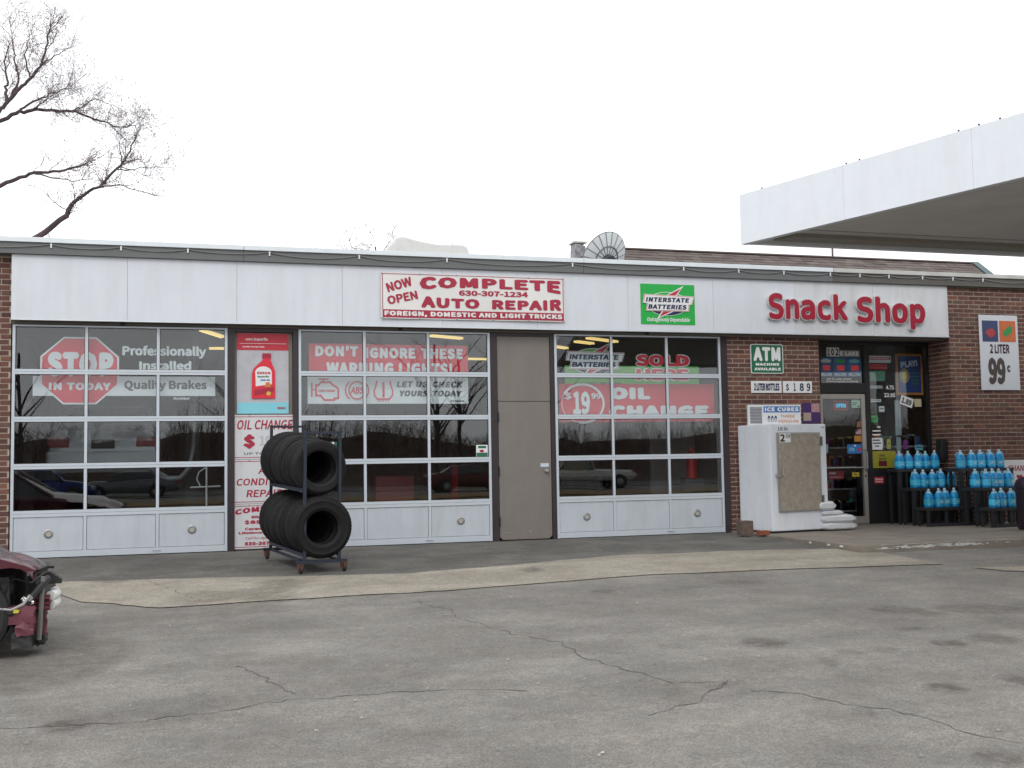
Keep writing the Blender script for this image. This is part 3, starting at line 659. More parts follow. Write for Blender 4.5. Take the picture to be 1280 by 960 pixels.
T('Quality Brakes', t, -.665, .425, 2.20, 2.36, y-.004, DGREY, .035); T('Duralast', t, -.02, .19, 2.09, 2.125, y, PWHITE, .05, shear=.2)
MB().tube([(-1.8, y, 2.14), (-1.95, y, 1.9)], .002, 4).build('string', STR, t); MB().tube([(.53, y, 2.12), (.62, y, 1.85)], .002, 4).build('string', STR, t)
box('hanging_rod', -1.9, .6, y, y+.012, 3.10, 3.115, STEEL, t)
y = .14; dv = wave(.008, 2.1, 2.)
t = thing('warning_banner', 'red and white dont ignore these warning lights banner inside the second garage door', 'banner', (3.0, y, 2.03))
sheet('vinyl_top', 1.83, 4.18, 2.425, 2.895, y, BRED, t, dv, 40, 6); sheet('vinyl_bottom', 1.81, 4.175, 2.03, 2.42, y, PWHITE, t, dv, 40, 6)
T("DON'T", t, 1.92, 2.535, 2.71, 2.87, y-.004, PWHITE, .05, disp=dv); T('IGNORE', t, 2.64, 3.38, 2.69, 2.85, y-.004, PWHITE, .05, disp=dv); T('THESE', t, 3.46, 4.10, 2.69, 2.85, y-.004, PWHITE, .05, disp=dv)
T('WARNING', t, 2.075, 3.05, 2.445, 2.63, y-.004, PWHITE, .05, disp=dv); T('LIGHTS!', t, 3.13, 3.94, 2.445, 2.63, y-.004, PWHITE, .05, disp=dv)
def outline(name, pts, w, y, m, parent, closed=True, disp=None):
    mb = MB(); n = len(pts)
    for i in range(n if closed else n-1):
        a = Vector(pts[i]); b = Vector(pts[(i+1) % n]); d = (b-a).normalized()*w*.5; q = Vector((-d.y, d.x))
        c = [a-d+q, b+d+q, b+d-q, a-d-q]; mb.add([(p.x, y+(disp(p.x, p.y) if disp else 0)-.00002*i, p.y) for p in c], [(0, 1, 2, 3)])
    return mb.build(name, m, parent, fix=False)
eng = [(1.93, 2.15), (1.93, 2.30), (1.965, 2.30), (2.0, 2.34), (2.13, 2.34), (2.17, 2.30), (2.22, 2.27), (2.245, 2.24), (2.245, 2.11), (2.19, 2.11), (2.19, 2.085), (2.05, 2.085), (1.99, 2.15)]
outline('engine_symbol', eng, .026, y-.006, BRED, t, disp=dv)
outline('engine_symbol', [(1.87, 2.14), (1.87, 2.32)], .022, y-.006, BRED, t, False, dv); outline('engine_symbol', [(1.87, 2.23), (1.93, 2.23)], .016, y-.0065, BRED, t, False, dv)
outline('engine_symbol', [(1.97, 2.385), (2.10, 2.385)], .02, y-.006, BRED, t, False, dv); outline('engine_symbol', [(2.035, 2.385), (2.035, 2.345)], .016, y-.0065, BRED, t, False, dv)
T('CHECK ENGINE', t, 1.965, 2.20, 2.20, 2.235, y-.006, BRED, .03)
ring('brake_symbol', 2.515, 2.225, .125, .135, .018, y-.014, BRED, t)
for a0, a1 in ((130, 230), (-50, 50)): ring('brake_symbol', 2.515, 2.225, .175, .17, .017, y-.014, BRED, t, 16, a0, a1)
T('ABS', t, 2.42, 2.605, 2.175, 2.275, y-.008, BRED, .02, shear=.15, disp=dv)
outline('tyre_symbol', [(2.80, 2.355), (2.79, 2.29), (2.765, 2.22), (2.77, 2.15), (2.81, 2.10), (2.99, 2.10), (3.03, 2.15), (3.035, 2.22), (3.01, 2.29), (3.0, 2.355)], .02, y-.012, BRED, t, False)
for k in range(5): outline('tyre_symbol', [(2.83+k*.036, 2.10), (2.825+k*.036, 2.068)], .014, y-.012, BRED, t, False)
outline('tyre_symbol', [(2.90, 2.33), (2.90, 2.20)], .032, y-.012, BRED, t, False); outline('tyre_symbol', [(2.90, 2.165), (2.90, 2.14)], .03, y-.012, BRED, t, False)
T('LET US', t, 3.09, 3.545, 2.27, 2.36, y-.006, DGREY, .05, shear=.2, disp=dv); T('CHECK', t, 3.62, 4.08, 2.27, 2.36, y-.006, DGREY, .05, shear=.2, disp=dv)
T('YOURS', t, 3.12, 3.545, 2.135, 2.225, y-.006, DGREY, .05, shear=.2, disp=dv); T('TODAY', t, 3.61, 4.06, 2.135, 2.225, y-.006, DGREY, .05, shear=.2, disp=dv)
T('Duralast', t, 3.90, 4.11, 2.055, 2.09, y-.006, DGREY, .05, shear=.2, disp=dv)
MB().tube([(1.83, y, 2.04), (1.75, y, 1.88)], .002, 4).build('string', STR, t); MB().tube([(4.16, y, 2.04), (4.36, y, 1.82)], .002, 4).build('string', STR, t)
# third bay: battery banner behind, oil change banner in front
y = .20
t = thing('battery_banner', 'light green sold here battery banner inside the third garage door', 'banner', (6.8, y, 2.3))
poly('vinyl', [(5.72, 2.24), (7.98, 2.24), (7.98, 2.62), (5.72, 2.62)], y, LGREEN, t, .003)
logo(t, 5.70, 6.72, 2.34, 3.02, y-.002, False, (LGREEN, LGREEN), .04)
for s, a, b, c, d in (('SOLD', 6.90, 7.82, 2.62, 2.80), ('HERE', 6.90, 7.80, 2.40, 2.575)):
    T(s, t, a-.012, b+.012, c-.014, d+.014, y-.004, PWHITE, .085); T(s, t, a, b, c, d, y-.006, BRED, .045)
T('TESTED-TRUSTED', t, 5.95, 6.65, 2.30, 2.36, y-.005, DGREEN, .04)
y = .13; dv = wave(.012, 3.3, 3., 1.)
t = thing('oil_banner', 'red oil change banner with white 19.99 price inside the third garage door', 'banner', (6.9, y, 1.78))
sheet('vinyl', 5.60, 8.20, 1.745, 2.335, y, BRED, t, dv, 50, 8)
ring('price_ring', 5.97, 2.03, .36, .31, .035, y-.018, PWHITE, t, 40, -100, 150)
ring('price_ring', 5.97, 2.03, .345, .30, .012, y-.018, PWHITE, t, 40, 150, 260)
T('$', t, 5.665, 5.79, 2.09, 2.20, y-.022, PWHITE, .02); T('19', t, 5.81, 6.09, 1.86, 2.22, y-.022, PWHITE, .035); T('99', t, 6.11, 6.27, 2.10, 2.19, y-.022, PWHITE, .02)
T('OIL', t, 6.42, 7.10, 2.09, 2.28, y-.012, PWHITE, .07, disp=dv); T('CHANGE', t, 6.40, 8.10, 1.80, 2.00, y-.012, PWHITE, .07, disp=dv)
# little green sticker on the glass of door 2
t = thing('window_sticker', 'small white and green sticker in the lower right corner of the second door', 'sticker', (4.33, -.004, 1.25))
box('card', 4.245, 4.42, -.0035, -.0008, 1.235, 1.415, PWHITE, t); box('print', 4.25, 4.415, -.005, -.0036, 1.24, 1.30, DGREEN, t); box('print', 4.275, 4.395, -.005, -.0036, 1.365, 1.40, DGREEN, t)
poly('print', ell(4.33, 1.325, .035, .02, 14), -.0052, CRIM, t)

# ------------------------------------------------------------------ oil poster and the three price boards
y = .045
t = thing('oil_poster', 'red and white motor oil poster with a red bottle between the first two doors', 'poster', (1.18, y, 1.88))
dv = wave(.004, 6., 4.)
sheet('paper', .823, 1.535, 1.885, 3.02, y, PGREY, t, dv, 14, 20)
yy = y-.005
sheet('header', .825, 1.533, 2.78, 3.015, yy, RED, t, dv, 14, 3, .002); sheet('footer', .83, 1.53, 1.89, 2.045, yy, CYAN, t, dv, 14, 3, .002)
T('Exxon Superflo', t, .90, 1.25, 2.905, 2.955, yy-.003, PWHITE, .02); T('Quality You Can Trust', t, .90, 1.20, 2.81, 2.84, yy-.003, PWHITE, .02)
box('rule', .86, 1.50, yy-.012, yy-.010, 2.868, 2.873, PWHITE, t)
bot = [(1.025, 2.10), (1.345, 2.10), (1.345, 2.48), (1.30, 2.60), (1.285, 2.63), (1.285, 2.72), (1.175, 2.72), (1.175, 2.64), (1.05, 2.52), (1.03, 2.44)]
yy -= .012; poly('bottle_print', bot, yy, BRED, t); poly('bottle_print', [(1.17, 2.665), (1.29, 2.665), (1.29, 2.735), (1.17, 2.735)], yy-.0018, CRIM, t)
poly('bottle_print', [(1.08, 2.27), (1.30, 2.30), (1.30, 2.47)]+ell(1.185, 2.46, .115, .09, 12, 0, 180)[1:]+[(1.075, 2.45)], yy-.002, PWHITE, t)
T('EXXON', t, 1.10, 1.28, 2.44, 2.475, yy-.005, RED, .05); T('Superflo', t, 1.10, 1.26, 2.39, 2.42, yy-.005, DGREEN, .04, shear=.2); T('10W-30', t, 1.14, 1.27, 2.345, 2.37, yy-.005, PBLUE, .04, shear=.2)
poly('bottle_print', ell(1.255, 2.17, .03, .03, 14), yy-.004, YELLOW, t); poly('bottle_print', [(1.06, 2.14), (1.33, 2.20), (1.33, 2.26), (1.06, 2.22)], yy-.003, CRIM, t); poly('bottle_print', [(1.20, 2.26), (1.29, 2.26), (1.27, 2.33), (1.22, 2.33)], yy-.0045, ORANGE, t)
T('Exxon', t, 1.38, 1.49, 1.955, 1.985, yy+.002, RED, .05)
PB = mat('board_white', (.60, .61, .63), .55, var=.05, vscale=4, dirt=((.36, .34, .3), .3, 8.)); SCRIPT = .018
def board(label, z0, z1):
    t = thing('price_board', label, 'sign', (1.2, .03, z0), group='price boards stacked between the first two doors')
    box('board', .762, 1.645, .012, .024, z0, z1, PB, t, bevel=.002)
    for a, b, c, d in ((.785, 1.622, z1-.03, z1-.022), (.785, 1.622, z0+.022, z0+.03), (.785, .793, z0+.031, z1-.031), (1.614, 1.622, z0+.031, z1-.031)): box('border', a, b, .0095, .0118, c, d, CRIM, t)
    for x in (.99, 1.38): MB().tube([(x, .006, z1-.012), (x, .0118, z1-.012)], .008, 8).build('screw', STEEL, t)
    return t
t = board('white board with red oil change lettering, topmost of the three boards', 1.255, 1.87)
T('OIL CHANGE', t, .815, 1.575, 1.665, 1.80, .0105, CRIM, .012, shear=.16); T('$', t, .91, 1.07, 1.40, 1.60, .0105, CRIM, .06); T('19.99', t, 1.13, 1.5, 1.44, 1.58, .0105, PGREY, .02)
T('UP TO 5 QTS', t, .92, 1.48, 1.305, 1.35, .0105, DGREY, .0)
t = board('white board offering air conditioning repair, middle one of the three', .64, 1.25)
T('AIR', t, 1.11, 1.33, 1.05, 1.14, .0105, CRIM, .012, shear=.16); T('CONDITION', t, .81, 1.56, .89, .99, .0105, CRIM, .012, shear=.16); T('REPAIR', t, .95, 1.44, .73, .83, .0105, CRIM, .012, shear=.16)
t = board('white board with brake service prices, lowest one of the three', .02, .635)
T('COMPLETE', t, .80, 1.60, .50, .575, .0105, CRIM, .05, warp=lambda X, Z: (X, Z+.04*(1-((X-1.2)/.4)**2)-.015)); T('BRAKE JOB', t, 1.02, 1.42, .435, .475, .0105, CRIM, .04); T('$89.95', t, .925, 1.36, .355, .415, .0105, CRIM, .05)
T('Ceramic Pads', t, .93, 1.46, .275, .315, .0105, CRIM, .04); T('Lifetime Warranty', t, .85, 1.54, .215, .258, .0105, CRIM, .04); T('Call for Appointment', t, .93, 1.5, .14, .185, .0105, CRIM, .0, shear=.2); T('630-307-1234', t, .93, 1.5, .065, .115, .0105, CRIM, .05)

# ------------------------------------------------------------------ signs on the brick by the shop
t = thing('atm_sign', 'green ATM machine available sign on the red brick wall', 'sign', (9.08, -.02, 2.5))
def rrect(x0, x1, z0, z1, r, n=5):
    P = []
    for cx, cz, a in ((x1-r, z1-r, 0), (x0+r, z1-r, 90), (x0+r, z0+r, 180), (x1-r, z0+r, 270)): P += [(cx+r*math.cos(R(a+90*i/n)), cz+r*math.sin(R(a+90*i/n))) for i in range(n+1)]
    return P
poly('plate', rrect(8.79, 9.375, 2.50, 2.972, .03), -.006, PWHITE, t, .008); poly('face', rrect(8.803, 9.362, 2.513, 2.959, .025), -.0145, DGREEN, t)
T('ATM', t, 8.84, 9.325, 2.70, 2.925, -.0175, PWHITE, .05); T('MACHINE', t, 8.875, 9.30, 2.625, 2.67, -.0175, PWHITE, .06); T('AVAILABLE', t, 8.85, 9.325, 2.55, 2.595, -.0175, PWHITE, .06)
for a, b, s in ((8.785, 9.33, 'white sign reading 2 liter bottles under the ATM sign'), (9.356, 9.885, 'white price strip reading $ 1 89 on the brick wall')):
    t = thing('price_strip', s, 'sign', ((a+b)/2, -.01, 2.19)); box('plate', a, b, -.013, -.004, 2.19, 2.38, PWHITE, t, bevel=.002)
    if b < 9.34: T('2 LITER BOTTLES', t, a+.05, b-.04, 2.225, 2.345, -.0145, NAVY, .04)
    else:
        for q, c, d, e in (('$', .05, .11, .12), ('1', .19, .23, .13), ('8', .30, .38, .13), ('9', .43, .50, .13)): T(q, t, a+c, a+d, 2.22, 2.22+e, -.0145, NAVY, .02)
# tall soda sign on the far wall
y = -.16
t = thing('soda_sign', 'white 2 liter 99c sign with blue and orange squares on the right brick wall', 'sign', (13.42, y, 2.23))
box('plate', 13.04, 13.83, y-.012, y-.002, 2.235, 3.515, mat('sign_panel', (.62, .65, .69), .45), t, bevel=.003); y -= .0135
box('blue_print', 13.10, 13.42, y-.002, y, 3.06, 3.42, mat('dull_blue', (.04, .06, .15), .5), t); box('orange_print', 13.45, 13.78, y-.002, y, 3.06, 3.42, mat('dull_orange', (.55, .14, .05), .5, var=.2, vscale=20), t)
poly('fruit_print', flake(13.27, 3.21, .12, .09, 14), y-.003, mat('dull_red', (.40, .05, .05), .5), t); poly('burst_print', [(13.51, 3.18), (13.55, 3.26), (13.66, 3.33), (13.72, 3.32), (13.70, 3.22), (13.58, 3.15)], y-.003, mat('dull_green', (.04, .28, .08), .5), t)
T('2 LITER', t, 13.24, 13.64, 2.86, 3.02, y-.0015, mat('dull_purple', (.05, .02, .04), .5), .03); T('99', t, 13.19, 13.54, 2.33, 2.79, y-.0015, mat('number_brown', (.07, .055, .05), .5), .04); T('c', t, 13.57, 13.64, 2.54, 2.66, y-.0015, MATS['number_brown'], .05)
# small black box on the pier
t = box('wall_speaker', 12.30, 12.42, -.02, .12, 1.06, 1.42, BLACK, None, bevel=.01); tag(t, 'small black box fixed low on the brick corner above the jugs', 'speaker')
# low sign behind the right rack
t = thing('change_sign', 'white sign with red lettering leaning behind the far right rack', 'sign', (13.8, -.2, .55))
box('plate', 13.25, 14.3, -.20, -.185, .56, 1.05, PWHITE, t, bevel=.01); T('CHANGE', t, 13.47, 13.95, .86, .96, -.2015, CRIM, .01, shear=.15); T('B', t, 13.42, 13.56, .66, .84, -.2015, CRIM, .04)
ht = [(13.70+.06*.0625*16*math.sin(R(a))**3, .76+.055*(13*math.cos(R(a))-5*math.cos(R(2*a))-2*math.cos(R(3*a))-math.cos(R(4*a)))/16) for a in range(0, 360, 20)]
poly('heart', ht, -.2015, CRIM, t)

# ------------------------------------------------------------------ things in and on the shop windows
def card(name, label, cat, x0, x1, z0, z1, m, y=None, extra=None, grp=None):
    y = SY-.003 if y is None else y
    t = thing(name, label, cat, ((x0+x1)/2, y, z0), group=grp); box('sheet', x0, x1, y-.002, y, z0, z1, m, t)
    if extra:
        for e in extra:
            if isinstance(e[0], str): T(e[0], t, e[1], e[2], e[3], e[4], y-.0035, e[5], e[6] if len(e) > 6 else .03)
            else: box('print', e[0], e[1], y-.0034, y-.0021, e[2], e[3], e[4], t)
    return t
t = thing('address_lettering', 'white address lettering across the glass above the shop door', 'lettering', (10.75, SY, 2.36))
for ch, a, b in (('1', 10.47, 10.535), ('0', 10.54, 10.62), ('2', 10.625, 10.71)):
    box('number_tile', a, b, SY-.004, SY-.002, 2.835, 2.985, PWHITE, t); T(ch, t, a+.015, b-.01, 2.85, 2.97, SY-.006, PBLACK, .03)
box('number_tile', 10.72, 11.10, SY-.004, SY-.002, 2.835, 2.94, mat('grey_tile', (.3, .3, .3), .5), t); T('E LAKE', t, 10.725, 11.09, 2.85, 2.925, SY-.006, PWHITE, .05)
T('102 E. Lake Street', t, 10.45, 10.93, 2.44, 2.475, SY-.003, PWHITE, .03); T('Bloomingdale, IL 60108', t, 10.45, 11.06, 2.395, 2.43, SY-.003, PWHITE, .03)
LB = mat('lottery_blue', (.03, .14, .36), .5, var=.4, vscale=14)
t = thing('jackpot_display', 'three blue and red lottery jackpot panels behind the glass above the shop door', 'sign', (10.74, SY+.03, 2.48))
for i, (a, b) in enumerate(((10.345, 10.595), (10.61, 10.87), (10.885, 11.15))):
    box('panel', a, b, SY+.03, SY+.04, 2.50, 2.82, LB, t); box('digits', a+.07, b-.05, SY+.026, SY+.029, 2.60, 2.69, mat('digit_red', (.5, .03, .04), .5, emit=(.9, .05, .06), estr=.25), t)
    T('MILLION', t, a+.02, b-.02, 2.51, 2.56, SY+.028, PWHITE, .02); poly('emblem', ell((a+b)/2, 2.76, .1, .035, 16), SY+.028, [PWHITE, GREEN, CYAN][i], t)
t = card('lottery_poster', 'blue poster reading play in an orange frame in the shop window', 'poster', 11.83, 12.37, 2.19, 2.90, mat('orange_frame', (.42, .17, .02), .5), SY+.03)
box('face', 11.87, 12.33, SY+.0255, SY+.0275, 2.23, 2.86, mat('poster_blue', (.015, .05, .20), .5), t); T('PLAY!', t, 11.93, 12.27, 2.67, 2.78, SY+.024, mat('pale_blue', (.45, .55, .65), .5), .04, rot=.12)
poly('disc', ell(12.0, 2.52, .10, .13, 24), SY+.024, mat('pale_tan', (.35, .27, .14), .5), t); poly('disc', ell(12.0, 2.52, .055, .07, 18), SY+.022, YELLOW, t)
for k in range(4): box('text_line', 12.13, 12.29, SY+.0235, SY+.0253, 2.37+k*.06, 2.40+k*.06, mat('line_green', (.03, .12, .10), .5), t)
card('paper_price_sign', 'red and white price paper high on the left of the shop window', 'sign', 11.275, 11.74, 2.74, 2.86, PWHITE, SY+.03, [(11.28, 11.73, 2.79, 2.84, BRED), ('MARLBORO', 11.30, 11.70, 2.80, 2.83, PWHITE)])
card('paper_price_sign', 'pale green price paper in the shop window below the red one', 'sign', 11.28, 11.62, 2.43, 2.60, mat('dull_mint', (.10, .28, .17), .6), SY+.04)
card('paper_price_sign', 'pale strip reading 4.75 in the shop window', 'sign', 11.28, 11.56, 2.30, 2.35, mat('pale_paper', (.4, .42, .42), .6), SY+.03)
t = thing('price_numbers', 'white price numbers on the shop window glass', 'lettering', (11.66, SY, 2.15)); T('4.75', t, 11.60, 11.76, 2.28, 2.35, SY-.003, PWHITE, .02); T('22.95', t, 11.56, 11.78, 2.15, 2.22, SY-.003, PWHITE, .02)
card('hanging_tape', 'long pale paper strip hanging down the middle of the shop window', 'paper', 11.78, 11.90, 1.50, 2.10, mat('strip_paper', (.34, .40, .40), .6, var=.1), SY+.03)
card('hanging_tape', 'short pale paper strip at the foot of the long one', 'paper', 11.79, 11.88, 1.22, 1.47, MATS['strip_paper'], SY+.03)
t = card('price_flag', 'tilted white price card in the middle of the shop window', 'sign', -.13, .13, -.08, .08, PWHITE, 0., [('1.89', -.10, .10, -.05, .05, PBLACK)]); t.location = (0, 0, 0)
for c in t.children: c.location = (0, 0, 0); c.data.transform(Matrix.Identity(4))
t.location = (11.97, SY-.01, 2.0); t.rotation_euler = (0, R(18), 0)
card('paper_note', 'small square cream note at the right of the shop window', 'paper', 12.155, 12.295, 1.985, 2.12, mat('cream', (.50, .45, .30), .6))
card('store_notice', 'yellow green notice low in the left corner of the shop window', 'sign', 11.28, 11.74, .95, 1.235, mat('olive_yellow', (.33, .30, .03), .5), None, [(11.40, 11.56, .98, 1.07, mat('dark_maroon', (.12, .01, .02), .5)), ("DON'T", 11.42, 11.53, 1.14, 1.18, PBLACK), ('BE LATE', 11.41, 11.55, 1.085, 1.12, PBLACK)])
t = card('hours_sticker', 'white store hours sticker left in the shop window', 'sticker', 11.275, 11.49, 1.26, 1.46, PWHITE, None, [(11.30, 11.44, 1.41, 1.43, PBLACK), (11.30, 11.46, 1.36, 1.38, PBLACK), (11.34, 11.42, 1.31, 1.33, PBLACK)])
card('red_sticker', 'small red sticker on the black panel beside the shop door', 'sticker', 11.285, 11.47, .69, .80, RED, SY-.032, [('SMOKING', 11.30, 11.45, .75, .775, PWHITE), ('PROHIBITED', 11.30, 11.45, .71, .735, PWHITE)])
for i in range(3): card('label_strip', ['white label strip high above the hours sticker', 'white label strip between two others above the hours sticker', 'white label strip just above the hours sticker'][i], 'sticker', 11.30+(.1 if i == 0 else 0), 11.46, 1.63-i*.065, 1.655-i*.065, PWHITE)
DX = SY-.006
t = thing('neon_sign', 'small glowing blue open sign in a red frame in the shop door', 'sign', (10.73, SY+.05, 1.92))
box('case', 10.60, 10.87, SY+.05, SY+.07, 1.93, 2.09, mat('neon_case', (.10, .02, .02), .5), t); outline('frame_tube', [(10.61, 1.94), (10.86, 1.94), (10.86, 2.08), (10.61, 2.08)], .01, SY+.045, mat('neon_red', (.4, .02, .02), .5, emit=(.6, .03, .03), estr=.3), t)
NB = mat('neon_blue', (.05, .4, .6), .5, emit=(.06, .5, .8), estr=.9); T('OPEN', t, 10.64, 10.83, 1.975, 2.045, SY+.04, NB, .02)
card('door_sticker', 'pale green sticker at the top right of the shop door', 'sticker', 10.91, 11.08, 1.97, 2.11, mat('pale_aqua', (.38, .52, .46), .5), DX, [(10.93, 11.02, 2.05, 2.06, DGREEN), (10.93, 11.0, 2.02, 2.03, DGREEN), (11.03, 11.065, 1.985, 2.005, NAVY)])
card('door_sticker', 'tan sticker on the right of the shop door glass', 'sticker', 11.0, 11.08, 1.64, 1.74, mat('dull_tan', (.25, .12, .07), .5), DX)
card('door_sticker', 'small flag sticker with red stripes on the shop door', 'sticker', 10.975, 11.08, 1.525, 1.61, mat('pinkish', (.5, .34, .36), .5), DX, [(10.975, 11.02, 1.57, 1.608, NAVY), (11.022, 11.078, 1.595, 1.602, RED), (11.022, 11.078, 1.575, 1.582, RED), (10.977, 11.078, 1.545, 1.552, RED)])
card('door_sticker', 'orange sticker under the flag sticker on the shop door', 'sticker', 10.94, 11.08, 1.40, 1.50, mat('amber', (.45, .20, .03), .5), DX)
card('door_sticker', 'wide bright blue sticker across the right of the shop door', 'sticker', 10.80, 11.08, 1.20, 1.355, PBLUE, DX, [(11.0, 11.06, 1.24, 1.29, RED), (10.93, 10.97, 1.32, 1.345, PWHITE), ('ATM', 10.83, 10.93, 1.24, 1.30, CYAN)])
card('door_sticker', 'dark red push sticker low on the shop door', 'sticker', 10.42, 10.71, .78, .915, mat('deep_red', (.16, .015, .02), .5), DX, [('PUSH', 10.44, 10.56, .86, .895, PGREY), (10.44, 10.66, .81, .816, PGREY)])
card('door_sticker', 'small yellow sticker low on the shop door', 'sticker', 10.875, 11.01, .815, .885, YELLOW, DX, [('PULL', 10.91, 10.98, .835, .865, PBLACK)])
card('door_sticker', 'pale oval sticker at the left edge of the shop door', 'sticker', 10.36, 10.43, 1.22, 1.36, mat('aqua2', (.20, .38, .42), .5), DX)
# more papers in the shop window
for k_, (lab, a, b, c, d, m_) in enumerate((('red and white price paper under the top one in the shop window', 11.30, 11.66, 2.63, 2.72, BRED), ('narrow white paper with small print in the shop window', 11.29, 11.52, 2.07, 2.12, PWHITE),
        ('green card low on the left of the shop window', 11.30, 11.44, 1.72, 1.84, GREEN), ('small square white card beside the green one', 11.47, 11.58, 1.90, 2.0, PWHITE), ('pink card near the foot of the shop window', 11.70, 11.92, 1.02, 1.20, mat('pink_card', (.55, .12, .22), .5)),
        ('narrow yellow card near the foot of the shop window', 11.60, 11.68, 1.27, 1.44, YELLOW), ('purple card beside the short paper strip', 11.93, 12.02, 1.26, 1.42, mat('purple_card', (.28, .05, .30), .5)), ('red card low in the middle of the shop window', 11.98, 12.14, 1.0, 1.12, RED), ('pale blue card low on the right of the shop window', 12.16, 12.32, 1.24, 1.33, CYAN))):
    card('window_card', lab, 'card', a, b, c, d, m_, SY+.035, [(a+.02, b-.02, (c+d)/2, (c+d)/2+.012, PBLACK if m_ is not RED else PWHITE)])
# goods inside the shop
random.seed(21)
cols = [(.45, .06, .05), (.08, .16, .42), (.50, .40, .08), (.10, .32, .12), (.5, .5, .5), (.48, .18, .05), (.32, .05, .25)]
for si, (sx0, sx1, sy_, lab) in enumerate(((11.15, 12.9, 1.9, 'dark store shelf of packets behind the shop door'), (11.62, 13.3, 1.05, 'store shelf of packets behind the shop window'))):
    zs = 1.0
    t = thing('store_shelf', lab, 'shelf', ((sx0+sx1)/2, sy_, 0))
    box('side', sx0, sx0+.03, sy_, sy_+.4, .002, 1.5, BLACK, t); box('side', sx1-.03, sx1, sy_, sy_+.4, .002, 1.5, BLACK, t)
    for z in (.15, .55, .95, 1.3): box('shelf_board', sx0+.031, sx1-.031, sy_, sy_+.38, z, z+.025, PGREY, t)
    groups = 'packets on the shelves inside the shop'
    for k, c in enumerate(cols):
        mb = MB(); 
        for z in (.175, .575, .975, 1.325):
            x = sx0+.06+random.uniform(0, .5)
            for q in range(4): mb.box(x, x+.09, sy_+.02, sy_+.1, z, z+random.uniform(.12, .2)); x += random.uniform(.11, .22)
            mb.v = [(min(v[0], sx1-.04), v[1], v[2]) for v in mb.v]
        tag(mb.build('packets', mat('packet_%d' % k, c, .5), t), kind='stuff')
sl = [(11.2, 1.3), (12.8, .85)]
LAMP = mat('lamp_tube', (.8, .75, .5), .5, emit=(1., .72, .26), estr=1.15)
LAMP2 = mat('shop_lamp', (.8, .8, .8), .5, emit=(1., .88, .7), estr=9.)
def lamp(x, y, ln, m, lab, rz=0):
    t = thing('ceiling_light', lab, 'light', (x, y, 3.40), rz, 'fluorescent lights under the ceiling'); 
    box('housing', -ln/2, ln/2, -.08, .08, .06, .12, PGREY, t, local=True); MB().tube([(-ln/2+.02, -.035, .035), (ln/2-.02, -.035, .035)], .02, 8).build('tube', m, t, local=True); MB().tube([(-ln/2+.02, .035, .035), (ln/2-.02, .035, .035)], .02, 8).build('tube', m, t, local=True)
for x, y, ln, rz, lab in ((.62, 3.9, 1.1, 1.2, 'yellowish tube light at the top right inside the first garage door'), (.86, 6.4, .5, 0, 'far small tube light seen inside the first garage door'), (4.72, 3.8, .8, .5, 'tube light at the top right inside the second garage door'), (6.75, 8.0, 1.2, 0, 'far tube light right of the red banner inside the second garage door'),
                      (7.45, 5.3, .5, .7, 'leftmost tube light at the top of the third garage door'), (7.60, 4.35, .6, .6, 'middle tube light at the top of the third garage door'), (7.78, 3.85, 1.0, .6, 'rightmost tube light at the top of the third garage door')): lamp(x, y, ln, LAMP, lab, rz)
for (x, y), q in zip(sl, ('behind the shop door', 'behind the shop window')): lamp(x, y, 1.1, LAMP2, 'tube light under the ceiling '+q)

# ------------------------------------------------------------------ ice merchandiser
TH = R(8)
t = thing('ice_box', 'white outdoor ice box with tan door against the brick wall', 'ice freezer', (8.60, -.87, .02), TH)
MB().box(0, 1.07, 0, .8, .03, 1.645).build('cabinet', ICEW, t, local=True, bevel=.02)
box('base', .03, 1.04, .03, .77, 0, .029, BLACK, t, local=True)
dr = MB().box(.135, .915, -.04, -.001, .33, 1.50).build('door', ICED, t, local=True, bevel=.008)
g = MB()
for a, b, c, d in ((.12, .134, .315, 1.515), (.916, .93, .315, 1.515), (.135, .915, .315, .329), (.135, .915, 1.501, 1.515)): g.box(a, b, -.03, -.0005, c, d)
g.build('door_trim', STEEL, t, local=True)
for z in (.48, 1.38): MB().box(.932, .965, -.045, -.001, z-.07, z+.07).build('hinge', mat('hinge_grey', (.12, .13, .12), .5), t, local=True)
MB().tube([(.17, -.041, .86), (.17, -.085, .87), (.17, -.085, .97), (.17, -.041, .98)], .012, 8).build('door_handle', STEEL, t, local=True)
box('latch', .085, .155, -.055, -.002, .845, .885, STEEL, t, local=True); MB().tube([(.10, -.03, .84), (.105, -.05, .74), (.10, -.03, .70)], .006, 6).build('latch_chain', STEEL, t, local=True)
T('2', t, .16, .25, 1.375, 1.49, -.043, PBLACK, .03, local=True); T('0', t, .265, .30, 1.43, 1.49, -.043, PBLACK, .02, local=True); T('9', t, .31, .345, 1.43, 1.49, -.043, PBLACK, .02, local=True); box('price_tile', .15, .355, -.0425, -.0405, 1.365, 1.5, PWHITE, t, local=True)
T('18 lb', t, .15, .34, 1.545, 1.60, -.002, PBLACK, .0, local=True); box('name_plate', .98, 1.04, -.004, -.0005, 1.585, 1.60, STEEL, t, local=True)
t = thing('ice_sign', 'white and blue ice cubes sign panel standing on top of the ice box', 'sign', (8.86, -.30, 1.667), 0)
ix0, ix1 = 8.56, 9.49; y = -.30
box('panel', ix0, ix1, y, y+.04, 1.667, 1.985, PWHITE, t, bevel=.004); box('grille', ix0+.03, ix0+.24, y-.004, y-.001, 1.69, 1.955, PGREY, t)
for k in range(11): box('grille_slot', ix0+.035, ix0+.235, y-.006, y-.0042, 1.70+k*.023, 1.709+k*.023, DGREY, t)
